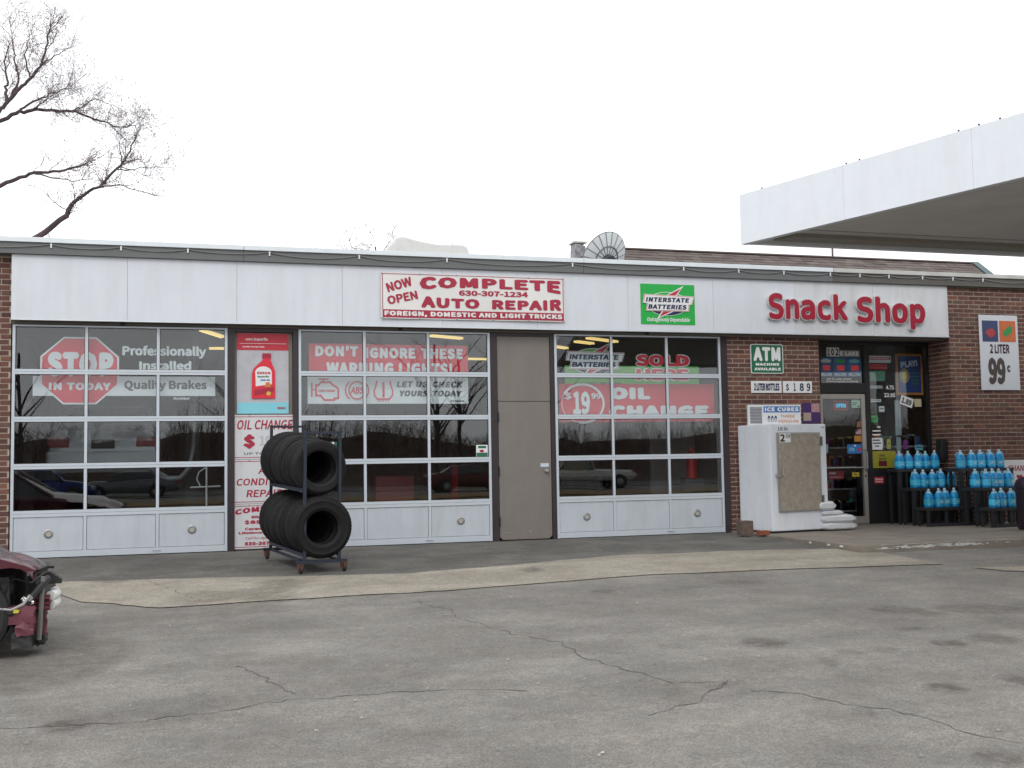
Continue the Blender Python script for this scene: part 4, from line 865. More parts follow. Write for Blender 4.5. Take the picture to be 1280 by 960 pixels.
box('blue_stripe', ix0+.27, ix1-.02, y-.004, y-.001, 1.865, 1.96, PBLUE, t); T('ICE CUBES', t, ix0+.29, ix1-.04, 1.88, 1.945, y-.0055, PWHITE, .05)
for k in range(3): poly('penguin_print', ell(ix0+.36+k*.06, 1.765, .022, .05, 12), y-.0015, NAVY, t); poly('penguin_print', ell(ix0+.36+k*.06, 1.75, .012, .03, 10), y-.0035, PWHITE, t)
T('THREE', t, ix0+.56, ix0+.82, 1.78, 1.825, y-.0025, ORANGE, .0); T('PENGUIN', t, ix0+.53, ix0+.88, 1.70, 1.75, y-.0025, ORANGE, .0)
t = thing('quad_poster', 'small purple and pink poster on the brick beside the shop door', 'poster', (9.83, -.01, 1.70))
yq = -.012; box('sheet', 9.70, 10.02, yq, yq+.006, 1.70, 2.03, mat('purple', (.06, .02, .13), .5), t); box('print', 9.86, 10.01, yq-.002, yq-.0005, 1.88, 2.02, mat('pink_print', (.42, .25, .26), .5, var=.3, vscale=30), t); box('print', 9.71, 9.85, yq-.002, yq-.0005, 1.74, 1.87, mat('sand_print', (.42, .32, .26), .5), t)

t = thing('concrete_block', 'brown concrete block on the ground at the foot of the ice box', 'block', (8.11, -.9, 0)); MB().box(8.02, 8.21, -1.0, -.82, .02, .23).build('block', mat('block_brown', (.13, .095, .075), .95, var=.3, vscale=12, bump=.6, bscale=60), t, bevel=.012)
t = box('loose_brick', 8.235, 8.41, -1.12, -1.02, .021, .085, mat('loose_red', (.25, .075, .04), .9, var=.2), None, bevel=.005); t.rotation_euler = (0, 0, .12); tag(t, 'single orange red brick lying before the ice box', 'brick')
# bags of salt
BAGM = mat('bag_plastic', (.62, .64, .66), .35, var=.05, bump=.5, bscale=14)
def bag(x, y, z, w, d, h, rz, lab):
    bm = bmesh.new(); bmesh.ops.create_cube(bm, size=1); bmesh.ops.subdivide_edges(bm, edges=bm.edges, cuts=7, use_grid_fill=True)
    for v in bm.verts:
        u = v.co; e = max(abs(u.x), abs(u.y))*2
        k = (1-abs(2*u.x)**7*.55)*(1-abs(2*u.y)**7*.5); u.z = (u.z)*k*(1+.12*math.sin(u.x*17+z*9)*math.cos(u.y*13))
        u.x *= w*(1-.05*abs(u.y*2)**3); u.y *= d*(1-.05*abs(u.x/w*2)**2); u.z = u.z*h+h/2+.0
    zmin = min(v.co.z for v in bm.verts)
    for v in bm.verts: v.co.z -= zmin
    me = bpy.data.meshes.new('salt_bag'); bm.to_mesh(me); bm.free(); me.polygons.foreach_set('use_smooth', [True]*len(me.polygons)); me.materials.append(BAGM)
    o = bpy.data.objects.new('salt_bag', me); COL.objects.link(o); o.location = (x, y, z); o.rotation_euler = (0, 0, rz); tag(o, lab, 'bag', 'bags piled beside the ice box')
bag(9.80, -.62, .02, .62, .42, .125, .05, 'white plastic bag at the bottom of the pile beside the ice box'); bag(9.80, -.62, .135, .60, .42, .125, -.06, 'white plastic bag second from the bottom of the pile'); bag(9.69, -.60, .25, .40, .40, .08, .1, 'small crumpled grey white bag under the topmost bag'); bag(9.60, -.62, .32, .30, .38, .15, .05, 'puffed white bag on top of the pile by the ice box')

# ------------------------------------------------------------------ washer fluid on stepped racks
JUGB = mat('washer_fluid_blue', (.014, .29, .62), .22, var=.1, vscale=8); JUGT = mat('jug_top_clear', (.22, .47, .60), .25); CAPM = mat('jug_cap', (.55, .62, .66), .4); LABM = mat('jug_label', (.06, .52, .78), .4, var=.25, vscale=22, rnd=.25)
jt = thing('washer_jug', 'x', 'jug', (0, 0, 0))
def sq(r, t, p=3.2): c, s = math.cos(t), math.sin(t); return r/((abs(c)**p+abs(s)**p)**(1/p))
def jug_part(prof, n=20, cap_top=False, cap_bot=False):
    mb = MB(); vs = []
    for r, h, p in prof:
        for j in range(n): t_ = 2*math.pi*j/n; q = sq(r, t_, p); vs.append((q*math.cos(t_), q*math.sin(t_)*.95, h))
    k = len(prof); fs = [(i*n+j, i*n+(j+1) % n, (i+1)*n+(j+1) % n, (i+1)*n+j) for i in range(k-1) for j in range(n)]
    if cap_bot: fs.append(tuple(range(n)))
    if cap_top: fs.append(tuple(range((k-1)*n, k*n)))
    mb.add(vs, fs, True); return mb
jug_part([(.066, 0, 3.5), (.072, .01, 3.5), (.073, .03, 3.5), (.0715, .04, 3.5), (.0715, .14, 3.5), (.073, .15, 3.2), (.071, .175, 2.8), (.058, .215, 2.3), (.05, .23, 2.)], cap_bot=True).build('body', JUGB, jt, local=True)
jug_part([(.0497, .2305, 2.), (.035, .25, 2.), (.022, .265, 2.), (.019, .27, 2.), (.019, .276, 2.)], cap_top=True).build('neck', JUGT, jt, local=True)
jug_part([(.0205, .277, 2.), (.0205, .298, 2.), (.018, .302, 2.)], 14, True, True).build('cap', CAPM, jt, local=True)
jug_part([(.0735, .045, 3.5), (.0735, .135, 3.5)], 20).build('label_sleeve', LABM, jt, local=True)
MB().tube([(.028, 0, .262), (.052, 0, .258), (.066, 0, .235), (.068, 0, .19)], .0085, 7).build('grip', JUGT, jt, local=True)
MB().box(-.045, .02, -.0765, -.0738, .075, .087).box(-.03, .035, -.0765, -.0738, .10, .106).build('label_print', PWHITE, jt, local=True)
RKM = mat('rack_dark', (.022, .022, .026), .55, var=.2)
def step_rack(x0, y0, label):      # y0: front of the lowest step
    t = thing('step_rack', label, 'display rack', (x0, y0, .02), group='black stepped racks of washer fluid before the shop')
    tiers = [(0., .30, .09), (.36, .605, -.02), (.72, .91, -.08)]     # y offset, z of the shelf top, dx
    for yo, zt, dx in tiers:
        box('shelf', -.10, .98, yo, yo+.30, zt-.05, zt-.001, RKM, t, bevel=.006, local=True)
        for k in range(4):
            lx = -.07+k*.335
            box('leg', lx, lx+.04, yo+.01, yo+.05, .0, zt-.0515, RKM, t, local=True); box('leg', lx, lx+.04, yo+.24, yo+.28, .0, zt-.0515, RKM, t, local=True)
        if zt > .5:
            for k in range(9): box('slat', -.03+k*.112, .0+k*.112, yo+.012, yo+.03, .05, zt-.052, RKM, t, local=True)
    box('foot_rail', -.10, .98, -.01, .008, .001, .05, RKM, t, local=True); return t
step_rack(11.52, -.74, 'black stepped rack of blue jugs, the one nearer the shop door')
step_rack(12.20, -1.40, 'black stepped rack of blue jugs, the one nearer the right edge')
random.seed(9); first = [True]
ORD = ['leftmost', 'second from left', 'third from left', 'fourth from left', 'fifth from left']
def jug(x, y, z, lab):
    o = jt if first[0] else copy_tree(jt); first[0] = False; k_ = random.uniform(.97, 1.02); o.scale = (k_, k_, random.uniform(.97, 1.01))
    o.location = (x+random.uniform(-.01, .01), y+random.uniform(-.025, .025), z); o.rotation_euler = (0, 0, random.choice([.2, -.3, 2.8, 3.4, .0, 1.6])+random.uniform(-.3, .3)); tag(o, lab, 'jug', 'blue washer fluid jugs on the stepped racks')
JG = [(.1, .93, (11.58, 11.75, 11.93, 12.08, 12.25), 'top step of the left rack'), (-.25, .625, (11.605, 11.755, 11.94, 12.11, 12.29), 'middle step of the left rack'), (-.6, .32, (11.593, 11.74, 11.88, 12.07), 'bottom step of the left rack'),
      (-.56, .93, (12.25, 12.45, 12.62, 12.80, 13.005), 'front row of the right rack top step'), (-.90, .625, (12.252, 12.42, 12.555, 12.69, 12.865), 'middle step of the right rack'), (-1.25, .32, (12.275, 12.44, 12.615, 12.765), 'bottom step of the right rack')]
for yy, z, xs, w in JG:
    for i, x in enumerate(xs): jug(x, yy, z, 'blue jug, %s on the %s' % (ORD[i], w) if 'front row' not in w else 'blue jug, %s in %s' % (ORD[i], w))
for i, x in enumerate((12.56, 12.73, 12.93)): jug(x, -.42, .93, 'blue jug, %s of the back row on the right rack' % ORD[i])
t = thing('trash_bin', 'dark bin at the far right edge before the racks', 'bin', (12.38, -2.05, .02))
MB().lathe([(.001, 0), (.26, 0), (.27, .02), (.29, .62), (.30, .63), (.30, .67), (.27, .74), (.18, .79), (0.001, .80)], 'z', 24, (12.38, -2.05, .02)).build('drum', mat('bin_dark', (.02, .012, .022), .45), t)
# ------------------------------------------------------------------ tyre rack and tyres
RX, RY, RA = 1.605, -3.03, math.atan2(.26, 1.45)
TILT = R(2.2)
rk = thing('tyre_rack', 'dark blue steel rack on casters holding two rows of used tyres', 'rack', (RX, RY, gz(RY)), RA); rk.rotation_euler = (TILT, 0, RA)
RL = 1.46; hw = .205
def bar(name, x0, x1, y0, y1, z0, z1): return box(name, x0, x1, y0, y1, z0, z1, RACKP, rk, local=True)
for sx_ in (-1, 1):
    x = sx_*hw
    bar('post', x-.016, x+.016, -.016, .016, .14, 1.60); bar('post', x-.016, x+.016, RL-.016, RL+.016, .14, 1.66)
    for z in (.20, .93): bar('tyre_rail', x-.02, x+.02, .017, RL-.017, z-.02, z+.02)
for yb, zt in ((0, 1.60), (RL, 1.66)):
    bar('cross_bar', -hw+.017, hw-.017, yb-.014, yb+.014, zt-.03, zt-.002)
    bar('foot_bar', -hw-.09, hw+.09, yb-.03, yb+.03, .105, .139)
bar('base_rail', -hw-.012, -hw+.012, .031, RL-.031, .11, .135); bar('base_rail', hw-.012, hw+.012, .031, RL-.031, .11, .135)
for sx_ in (-1, 1):
    for yb in (0, RL):
        x = sx_*(hw+.05); c = MB().lathe([(.001, -.016), (.045, -.016), (.05, -.011), (.05, .011), (.045, .016), (.001, .016)], 'x', 18, (x, yb-.03, .05)).build('caster', mat('caster_wheel', (.03, .02, .018), .7), rk, local=True)
        MB().box(x-.028, x-.02, yb-.05, yb+.02, .04, .103).box(x+.02, x+.028, yb-.05, yb+.02, .04, .103).box(x-.028, x+.028, yb-.05, yb+.03, .0985, .1045).build('caster_fork', RUST, c, local=True)
def tyre_mesh(r, ri, w, name='tyre'):
    h = w/2; pr = []
    grooves = [-.62, -.22, .22, .62]
    pr += [(ri, -h*.82), (ri+.012, -h*.9), (ri+(r-ri)*.2, -h*.97), (ri+(r-ri)*.24, -h*1.01), (ri+(r-ri)*.28, -h*.98), (ri+(r-ri)*.5, -h*1.03), (ri+(r-ri)*.66, -h*1.02), (ri+(r-ri)*.69, -h*1.05), (ri+(r-ri)*.72, -h*1.0), (r-.035, -h*.95), (r-.012, -h*.86), (r-.003, -h*.76)]
    for g in grooves:
        pr += [(r, h*(g-.065)), (r-.013, h*(g-.04)), (r-.013, h*(g+.04)), (r, h*(g+.065))]
    pr += [(r-.003, h*.76), (r-.012, h*.86), (r-.035, h*.95), (ri+(r-ri)*.62, h*1.02), (ri+(r-ri)*.35, h*1.0), (ri+.012, h*.9), (ri, h*.82), (ri+.02, h*.6), (r-.02, h*.5), (r-.016, 0), (r-.02, -h*.5), (ri+.02, -h*.6)]
    mb = MB().lathe(pr, 'y', 56, closed=True)
    # tread lugs on the shoulders
    for j in range(56):
        a = 2*math.pi*j/56
        for s in (-1, 1):
            vs = []
            for da in (-.022, .026):
                for rr, hh in ((r-.02, .96), (r+.0025, .70), (r-.006, .70)): vs.append((rr*math.cos(a+da), s*h*hh, rr*math.sin(a+da)))
            mb.add(vs, [(0, 1, 2), (3, 5, 4), (0, 3, 4, 1), (1, 4, 5, 2), (2, 5, 3, 0)])
    me = mb.build(name, RUBBER, local=True, mesh_only=True); return me
TM = {}
def tyre(label, yl, r, ri, w, level):
    k = (r, ri, w)
    if k not in TM: TM[k] = tyre_mesh(r, ri, w)
    o = bpy.data.objects.new('tyre', TM[k]); COL.objects.link(o)
    z = (.22 if level == 0 else .95)+math.sqrt((r)**2-hw**2)-.002
    p = Matrix.Translation(rk.location) @ Matrix.Rotation(RA, 4, 'Z') @ Matrix.Rotation(TILT, 4, 'X') @ Matrix.Translation((random.uniform(-.012, .012), yl, z)) @ Matrix.Rotation(random.uniform(-.045, .045), 4, 'Z') @ Matrix.Rotation(random.uniform(-.03, .03), 4, 'X') @ Matrix.Rotation(random.random()*6, 4, 'Y')
    o.matrix_world = p; tag(o, label, 'tyre', 'used tyres on the wheeled rack')
    return o
random.seed(4)
OT = ['front', 'second', 'third', 'fourth', 'fifth', 'sixth', 'rearmost']
yl = .05
for i, (r, ri, w) in enumerate(((.312, .19, .195), (.318, .19, .195), (.318, .19, .195), (.335, .20, .205), (.335, .20, .205), (.35, .20, .215), (.35, .20, .215))):
    tyre('%s tyre in the upper row of the rack, counted from the end nearest the camera' % OT[i], yl+w/2, r, ri, w, 1); yl += w+.004
yl = -.03
for i, (r, ri, w) in enumerate(((.352, .19, .215), (.345, .19, .215), (.345, .19, .21), (.335, .19, .21), (.345, .20, .215), (.35, .20, .215), (.352, .19, .215))):
    tyre('%s tyre in the lower row of the rack, counted from the end nearest the camera' % OT[i], yl+w/2, r, ri, w, 0); yl += w+.004
t = thing('green_tag', 'green and white number tags tied to the far post of the rack', 'tag', (1.78, -2.5, 1.2))
for i in range(3):
    for j in range(2): box('tag_card', 1.80+i*.035, 1.83+i*.035, -2.21, -2.205, 1.34+j*.055, 1.385+j*.055, [PWHITE, DGREEN][(i+j) % 2], t)

# ------------------------------------------------------------------ canopy over the pumps
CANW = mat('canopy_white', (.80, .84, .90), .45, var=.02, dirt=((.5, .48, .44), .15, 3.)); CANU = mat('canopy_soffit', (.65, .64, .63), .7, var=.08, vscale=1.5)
c0 = Vector((7.21, -2.71)); du = Vector((8.34-7.21, -6.65+2.71)).normalized(); dvv = Vector((1, .0)); 
c1 = c0+du*14; c2 = c1+dvv*17; c3 = c0+dvv*17
t = thing('pump_canopy', 'large flat white canopy over the forecourt at the upper right', 'canopy', ((c0.x+c2.x)/2, (c0.y+c2.y)/2, 4.0))
def slab(name, pts, z0, z1, m, par):
    n = len(pts); return MB().add([(p[0], p[1], z0) for p in pts]+[(p[0], p[1], z1) for p in pts], [tuple(range(n)), tuple(range(n, 2*n))]+[(i, (i+1) % n, (i+1) % n+n, i+n) for i in range(n)]).build(name, m, par)
def inset(d, e=0): 
    return [c0+du*(d)+dvv*d, c1-du*d+dvv*d, c2-du*d-dvv*d, c3+du*d-dvv*d]
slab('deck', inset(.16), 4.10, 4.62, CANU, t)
# fascia boards on the four sides, in lengths with open joints
def side(a, b, n_, w0=.10):
    d = (b-a); L_ = d.length; d = d.normalized(); q = Vector((-d.y, d.x)); k = max(1, round(L_/1.75)); bounds = [L_*i/k for i in range(k+1)]
    for i in range(k):
        s, e = a+d*(bounds[i]+.0015), a+d*(bounds[i+1]-.0015)
        slab('canopy_fascia', [s, e, e+q*w0*n_, s+q*w0*n_], 4.0, 4.665, CANW, t)
side(c0, c1, 1); side(c0+dvv*.11-du*0, c3, -1); side(c1+dvv*.11, c2, 1); side(c2+du*.11*-1, c3+du*.11, 1)
slab('gutter', [c0+dvv*.4+du*.12, c3-dvv*.2+du*.12, c3-dvv*.2+du*.42, c0+dvv*.45+du*.42], 4.045, 4.0985, mat('gutter_tan', (.32, .30, .26), .6, var=.08), t)
for i in range(4):
    a = c0+du*(.65+i*3.2)+dvv*.2; slab('soffit_seam', [a, a+dvv*16.5, a+dvv*16.5+du*.02, a+du*.012], 4.093, 4.0985, mat('seam_grey', (.35, .33, .31), .7), t)
for px, py in ((3.6, 1.6), (3.6, 5.2), (7.2, 3.0)):
    a = c0+dvv*px+du*py; slab('canopy_lamp', [a, a+dvv*.6, a+dvv*.6+du*.4, a+du*.4], 4.07, 4.096, BAND, t)
for p in (Vector((15.6, -5.2)), Vector((15.6, -13))):
    box('column', p.x-.15, p.x+.15, p.y-.15, p.y+.15, -.4, 4.0985, CANW, t)
mb = MB()
for i, s in enumerate((.35, 1.75, 1.95, 3.3, 3.55, 3.8, 6.0, 6.3, 7.6)):
    p = c0+du*s; mb.box(p.x+.05, p.x+.065, p.y, p.y+.015, 4.666, 4.70); 
mb.build('canopy_bolts', BLACK, t)

# ------------------------------------------------------------------ on the roof
t = thing('roof_unit', 'low white curved roof unit behind the parapet', 'roof unit', (4.45, 4, 4.09))
bm = bmesh.new()
prof = [(3.72, 4.11), (3.76, 5.12), (3.82, 5.235), (3.95, 5.26), (4.2, 5.20), (4.55, 5.145), (5.05, 5.15), (5.14, 5.12), (5.18, 5.0), (5.18, 4.11)]
MB().prism(prof, 3.8, 5.4).build('cover', mat('roof_unit_white', (.66, .66, .64), .5, var=.06), t, bevel=.03)
box('curb', 3.68, 5.22, 3.75, 5.45, 4.09, 4.109, BAND, t)
t = thing('satellite_dish', 'grey segmented satellite dish standing on the roof', 'satellite dish', (7.5, 3.0, 4.09))
DISH = mat('dish_grey', (.66, .69, .70), .5, .0, var=.06); rd = .52; nd = 20
ax = Vector((-.35, .80, .45)).normalized(); ctr = Vector((7.57, 3.0, 4.80))
Q = ax.to_track_quat('Z', 'Y').to_matrix().to_4x4(); Q = Matrix.Translation(ctr) @ Q
for k in range(nd):
    mb = MB(); vs = []
    for i in range(8):
        r_ = .06+(rd-.06)*i/7
        for j in range(3):
            a = 2*math.pi*(k+.012+j*.488)/nd; vs.append(Q @ Vector((r_*math.cos(a), r_*math.sin(a), .36*r_*r_)))
    f_ = [(i*3+j, i*3+j+1, i*3+3+j+1, i*3+3+j) for i in range(7) for j in range(2)]; n_ = len(vs)
    nb = [Q.to_3x3() @ Vector((0, 0, -.006)) for _ in vs]
    mb.add(vs, f_, True); mb.add([v+w for v, w in zip(vs, nb)], [tuple(reversed(f)) for f in f_], True); mb.build('petal', DISH, t, fix=False)
mb = MB()
for k in range(nd):
    a = 2*math.pi*k/nd; mb.tube([Q @ Vector((q*math.cos(a), q*math.sin(a), .36*q*q-.012)) for q in (.07, .2, .3, .42, rd)], .006, 5)
mb.tube([Q @ Vector((.27*math.cos(a), .27*math.sin(a), .36*.27*.27-.014)) for a in [2*math.pi*i/30 for i in range(31)]], .012, 6, cap=False)
mb.tube([Q @ Vector((rd*math.cos(a), rd*math.sin(a), .36*rd*rd)) for a in [2*math.pi*i/40 for i in range(41)]], .009, 6, cap=False)
mb.build('rim', mat('dish_dark', (.15, .15, .17), .5), t)
MB().tube([Q @ Vector((0, 0, -.10)), Q @ Vector((0, 0, -.004))], .13, 20).build('back_mount', mat('feed_dark', (.05, .055, .07), .5), t)
MB().tube([Q @ Vector((0, 0, .30)), Q @ Vector((0, 0, .36))], .05, 16).build('feed_disc', mat('feed_dark', (.05, .055, .07), .5), t)
for k in range(3): a = 2.1*k+.5; MB().tube([Q @ Vector((.4*math.cos(a), .4*math.sin(a), .06)), Q @ Vector((0, 0, .33))], .008, 6).build('feed_strut', STEEL, t)
MB().tube([(7.72, 2.85, 4.09), (7.72, 2.85, 4.66), Q @ Vector((0, 0, -.09))], .04, 10).build('mast', STEEL, t)
t = thing('roof_cowl', 'small weathered metal cowl on the roof left of the dish', 'vent', (7.05, 3.2, 4.09))
MB().prism([(6.93, 4.09), (7.2, 4.09), (7.2, 5.08), (7.0, 5.13)], 3.1, 3.35).build('cowl', mat('cowl_metal', (.26, .26, .28), .5, .3, var=.5, vscale=14), t, bevel=.01)
box('cap', 6.97, 7.22, 3.08, 3.37, 5.131, 5.16, mat('cowl_cap', (.45, .45, .38), .6), t)
# shingled roof behind
def shingle_mat():
    m = bpy.data.materials.new('shingle'); m.use_nodes = True; t = m.node_tree; b = t.nodes['Principled BSDF']; l = t.links.new
    rp = N(t, 'ShaderNodeValToRGB'); e = rp.color_ramp.elements; e[0].color = (.085, .064, .060, 1); e[1].color = (.145, .122, .105, 1)
    q = e.new(.5); q.color = (.11, .088, .080, 1)
    l(N(t, 'ShaderNodeNewGeometry').outputs['Random Per Island'], rp.inputs[0]); l(rp.outputs[0], b.inputs['Base Color']); b.inputs['Roughness'].default_value = .95
    return m
t = thing('shingle_roof', 'brown shingled pitched roof rising behind the shop parapet', 'roof', (13.5, 6, 4.09))
x0, x1, y0, y1, z0, z1 = 8.9, 18.1, 4.0, 6.0, 4.55, 5.63
MB().add([(x0, y0, z0-.45), (x1-.75, y0, z0-.45), (x1, y1, z1-.01), (x0, y1, z1-.01), (x0, y1+2, z0-.45), (x1, y1+2, z0-.45), (x0, y0, z0-.02), (x1-.75, y0, z0-.02)], [(0, 1, 7, 6), (6, 7, 2, 3), (3, 2, 5, 4), (0, 6, 3, 4), (1, 7, 2, 5), (0, 1, 5, 4)]).build('roof_deck', BAND, t)
mb = MB(); rows = 12; random.seed(2)
for r in range(rows):
    f_ = r/rows; g_ = (r+1.12)/rows; xx = x0-random.uniform(0, .2)
    while xx < x1:
        w = random.uniform(.16, .34); xr = x1-.75*(1-f_); a, b = max(xx, x0), min(xx+w-.006, xr); jj = random.uniform(.012, .03)
        ya, yb_ = y0+(y1-y0)*f_, y0+(y1-y0)*min(g_, 1); za, zb = z0+(z1-z0)*f_, z0+(z1-z0)*min(g_, 1)
        if b-a > .03: mb.add([(a, ya, za+jj), (b, ya, za+jj), (b, yb_, zb+.004), (a, yb_, zb+.004), (a, ya, za-.004), (b, ya, za-.004)], [(0, 1, 2, 3), (4, 5, 1, 0), (4, 0, 3), (5, 2, 1)])
        xx += w
tag(mb.build('shingles', shingle_mat(), t, fix=False), kind='stuff')
MB().add([(17.33, 3.95, 4.46), (17.55, 3.95, 4.46), (18.22, 6.02, 5.58), (18.03, 6.02, 5.58), (17.33, 3.95, 4.6), (17.55, 3.95, 4.6), (18.22, 6.02, 5.69), (18.03, 6.02, 5.69)], [(0, 1, 2, 3), (4, 5, 6, 7), (0, 1, 5, 4), (1, 2, 6, 5), (2, 3, 7, 6), (3, 0, 4, 7)]).build('rake_board', mat('rake_green', (.035, .075, .08), .5), t)
box('ridge_cap', 8.9, 18.0, 5.94, 6.06, 5.635, 5.665, mat('ridge_brown', (.12, .09, .08), .9), t)
tag(MB().tube([(14.52, 6.4, 5.2), (14.52, 6.4, 5.98)], .022, 8).build('vent_pipe', mat('pipe_purple_grey', (.10, .07, .09), .6)), 'thin dark vent pipe rising above the shingled roof', 'pipe')

# ------------------------------------------------------------------ trees
BARK = mat('bark', (.075, .052, .055), .9, var=.3, vscale=4); TWIG = mat('twigs', (.155, .115, .125), .9); BUD = mat('buds', (.20, .135, .13), .9)
def twigs(mb, buds, p, d, ln, r, lev, spread=.75, n=3):
    pts = [p]; q = Vector(p); dd_ = d.normalized(); k = 4
    for i in range(k):
        dd_ = (dd_+Vector((random.gauss(0, .22), random.gauss(0, .22), random.gauss(.04, .2)))).normalized(); q = q+dd_*ln/k; pts.append(q.copy())
    mb.tube(pts, r, 3 if lev < 2 else 4, r2=r*.5, cap=False)
    if lev == 0:
        if buds is not None:
            for c in pts[3:]:
                for _ in range(1):
                    a = c+Vector((random.gauss(0, .03), random.gauss(0, .03), random.gauss(0, .03))); s = random.uniform(.008, .02)
                    buds.add([a, a+Vector((s, 0, s)), a+Vector((-s*.4, s, s*.8)), a+Vector((0, -s*.3, -s))], [(0, 1, 2), (0, 1, 3), (1, 2, 3)])
        return
    for i in range(n+(lev > 1)):
        j = random.choice([1, 2, 3, 4]); v = Vector((random.gauss(0, 1), random.gauss(0, 1), random.gauss(.15, 1))).normalized()
        twigs(mb, buds, pts[j], (dd_*.7+v*spread), ln*random.uniform(.5, .75), r*.55, lev-1, spread, n)
def limb_tree(label, base, trunk, limbs, lev=2, n=3, seed=1, tl=.55, group=None):
    random.seed(seed); t = thing('bare_tree', label, 'tree', base, group=group)
    MB().tube(trunk, [.17-.10*i/(len(trunk)-1) for i in range(len(trunk))], 10).build('trunk', BARK, t, fix=False)
    mb = MB(); bd = MB()
    for pts, r in limbs:
        pts = [Vector(p) for p in pts]; k = len(pts); fine = []
        for i in range(k-1):
            for s in range(4): fine.append(pts[i].lerp(pts[i+1], s/4)+Vector((random.gauss(0, .012), random.gauss(0, .03), random.gauss(0, .012)))*(s > 0))
        fine.append(pts[-1]); m_ = len(fine)
        L_ = MB().tube(fine, [r*(1-.78*i/(m_-1)) for i in range(m_)], 6, cap=False).build('limb', BARK, t, fix=False)
        for i in range(2, m_):
            fr_ = i/(m_-1)
            if fr_ < .35 and r > .05 or random.random() > .25+.6*fr_: continue
            d = (fine[i]-fine[i-1]).normalized()+Vector((random.gauss(0, .6), random.gauss(0, .6), random.gauss(.2, .55)))
            twigs(mb, bd, fine[i], d, tl*random.uniform(.6, 1.2), r*.12+.003, lev, .75, n)
    tag(mb.build('twigs', TWIG, t, fix=False), kind='stuff'); tag(bd.build('buds', BUD, t, fix=False), kind='stuff')
    return t
def I(px, py, dy=0.): return (-3.69+px*.01667, 10+dy, 11.40-py*.0176)      # placed on the plane y = 10, 26 m away
tr = [(-7.5, 10.6, 0), (-7.2, 10.6, 2.4), (-6.9, 10.5, 4.6), (-6.4, 10.4, 7.0), (-5.9, 10.3, 9.2), (-5.6, 10.2, 11.5)]
J1, J2, J3 = Vector(tr[2]), Vector(tr[3]), Vector(tr[4])
limbs = [([J1, (-5.2, 10.2, 5.0), I(20, 318), I(50, 296), I(85, 268), I(88, 258), I(98, 246), I(125, 230), I(150, 202), I(156, 195)], .085),
         ([I(156, 195), I(168, 165, .2), I(172, 150, .3), I(178, 138, .3)], .02), ([I(152, 199), I(150, 178, -.2), I(152, 160, -.2)], .014),
         ([I(122, 231), I(150, 226), I(172, 232), I(198, 237)], .018), ([I(147, 207), I(165, 203, .2), I(185, 197, .3), I(203, 195, .4)], .014),
         ([J2, (-4.6, 10.1, 7.0), I(0, 237), I(22, 226), I(45, 216), I(75, 213), I(98, 206), I(108, 201)], .06), ([I(45, 218), I(72, 222), I(95, 224), I(108, 222)], .018),
         ([J3, (-4.4, 10, 8.5), I(0, 155), I(22, 143), I(40, 138), I(65, 136), I(88, 136), I(112, 142), I(130, 146), I(142, 152)], .055), ([I(88, 136), I(105, 126), I(118, 118), I(135, 122)], .02), ([I(140, 152), I(158, 152), I(170, 148), I(182, 145)], .014),
         ([J3, (-4.5, 10, 8.7), I(0, 145), I(12, 128), I(25, 112), I(38, 98), I(50, 82), I(56, 62), I(60, 38), I(62, 25)], .055), ([I(10, 130), I(6, 112, .3), I(8, 98, .4), I(2, 70, .5), I(8, 45, .5)], .04), ([I(12, 128), I(22, 100, .2), I(18, 78, .3), I(14, 50, .3), I(12, 28)], .03),
         ([I(26, 138), I(48, 124), I(66, 114), I(82, 106), I(94, 98)], .025), ([I(50, 82), I(62, 72), I(75, 62), I(90, 52)], .018), ([I(38, 98), I(30, 70), I(36, 48), I(40, 30)], .02), ([I(40, 138), I(58, 130, -.3), I(70, 122, -.4)], .018)]
limb_tree('large bare tree at the upper left reaching over the roof', tr[0], tr, limbs, 2, 4, 3, .55)
# small tree behind the roof unit, seen as bare twigs above the parapet
sx_, sy_ = 6.3, 22.
limb_tree('distant bare tree top showing above the roof unit', (sx_, sy_, 0), [(sx_, sy_, 0), (sx_+.1, sy_, 3), (sx_, sy_, 6.1)],
          [([(sx_, sy_, 6.0), (sx_-.3, sy_, 7.2), (sx_-.5, sy_, 8.3)], .11), ([(sx_, sy_, 5.6), (sx_+.5, sy_, 7.), (sx_+.3, sy_, 8.6)], .11), ([(sx_, sy_, 5.4), (sx_-.9, sy_, 6.6), (sx_-1.3, sy_, 7.4)], .10), ([(sx_, sy_, 5.5), (sx_+1.3, sy_, 6.8), (sx_+2.2, sy_, 7.6)], .10)], 2, 5, 8, 1.0)
# across the road (seen mirrored in the glass): woodland mass and some trees
random.seed(17); mb = MB()
def bank_z(x, y): q = min(1, max(0, (-56.5-y)/15)); return -.38+q*(3.3+.55*math.sin(x*.11+1)+.35*math.sin(x*.47)+.15*math.sin(x*1.3))
for i in range(6500):
    x = random.uniform(-45, 75); y = random.uniform(-75, -57.5); h = random.uniform(.5, 2.2)*(1+.3*math.sin(x*.21)+.25*math.sin(x*.73)); b = Vector((x, y, bank_z(x, y)-.1)); tp = b+Vector((random.gauss(0, .4), random.gauss(0, .4), h))
    mb.add([b-Vector((.02, 0, 0)), b+Vector((.02, 0, 0)), tp], [(0, 1, 2)])
    for k in range(8):
        p_ = b.lerp(tp, random.uniform(.2, 1)); e = p_+Vector((random.gauss(0, .45), random.gauss(0, .5), random.uniform(.0, .6))); w = random.uniform(.006, .02)
        mb.add([p_-Vector((w, 0, 0)), p_+Vector((w, 0, 0)), e], [(0, 1, 2)])
tag(mb.build('woodland', mat('brush_brown', (.10, .058, .045), .95), fix=False), 'bare brown brush covering the bank across the road', kind='stuff')
random.seed(31)
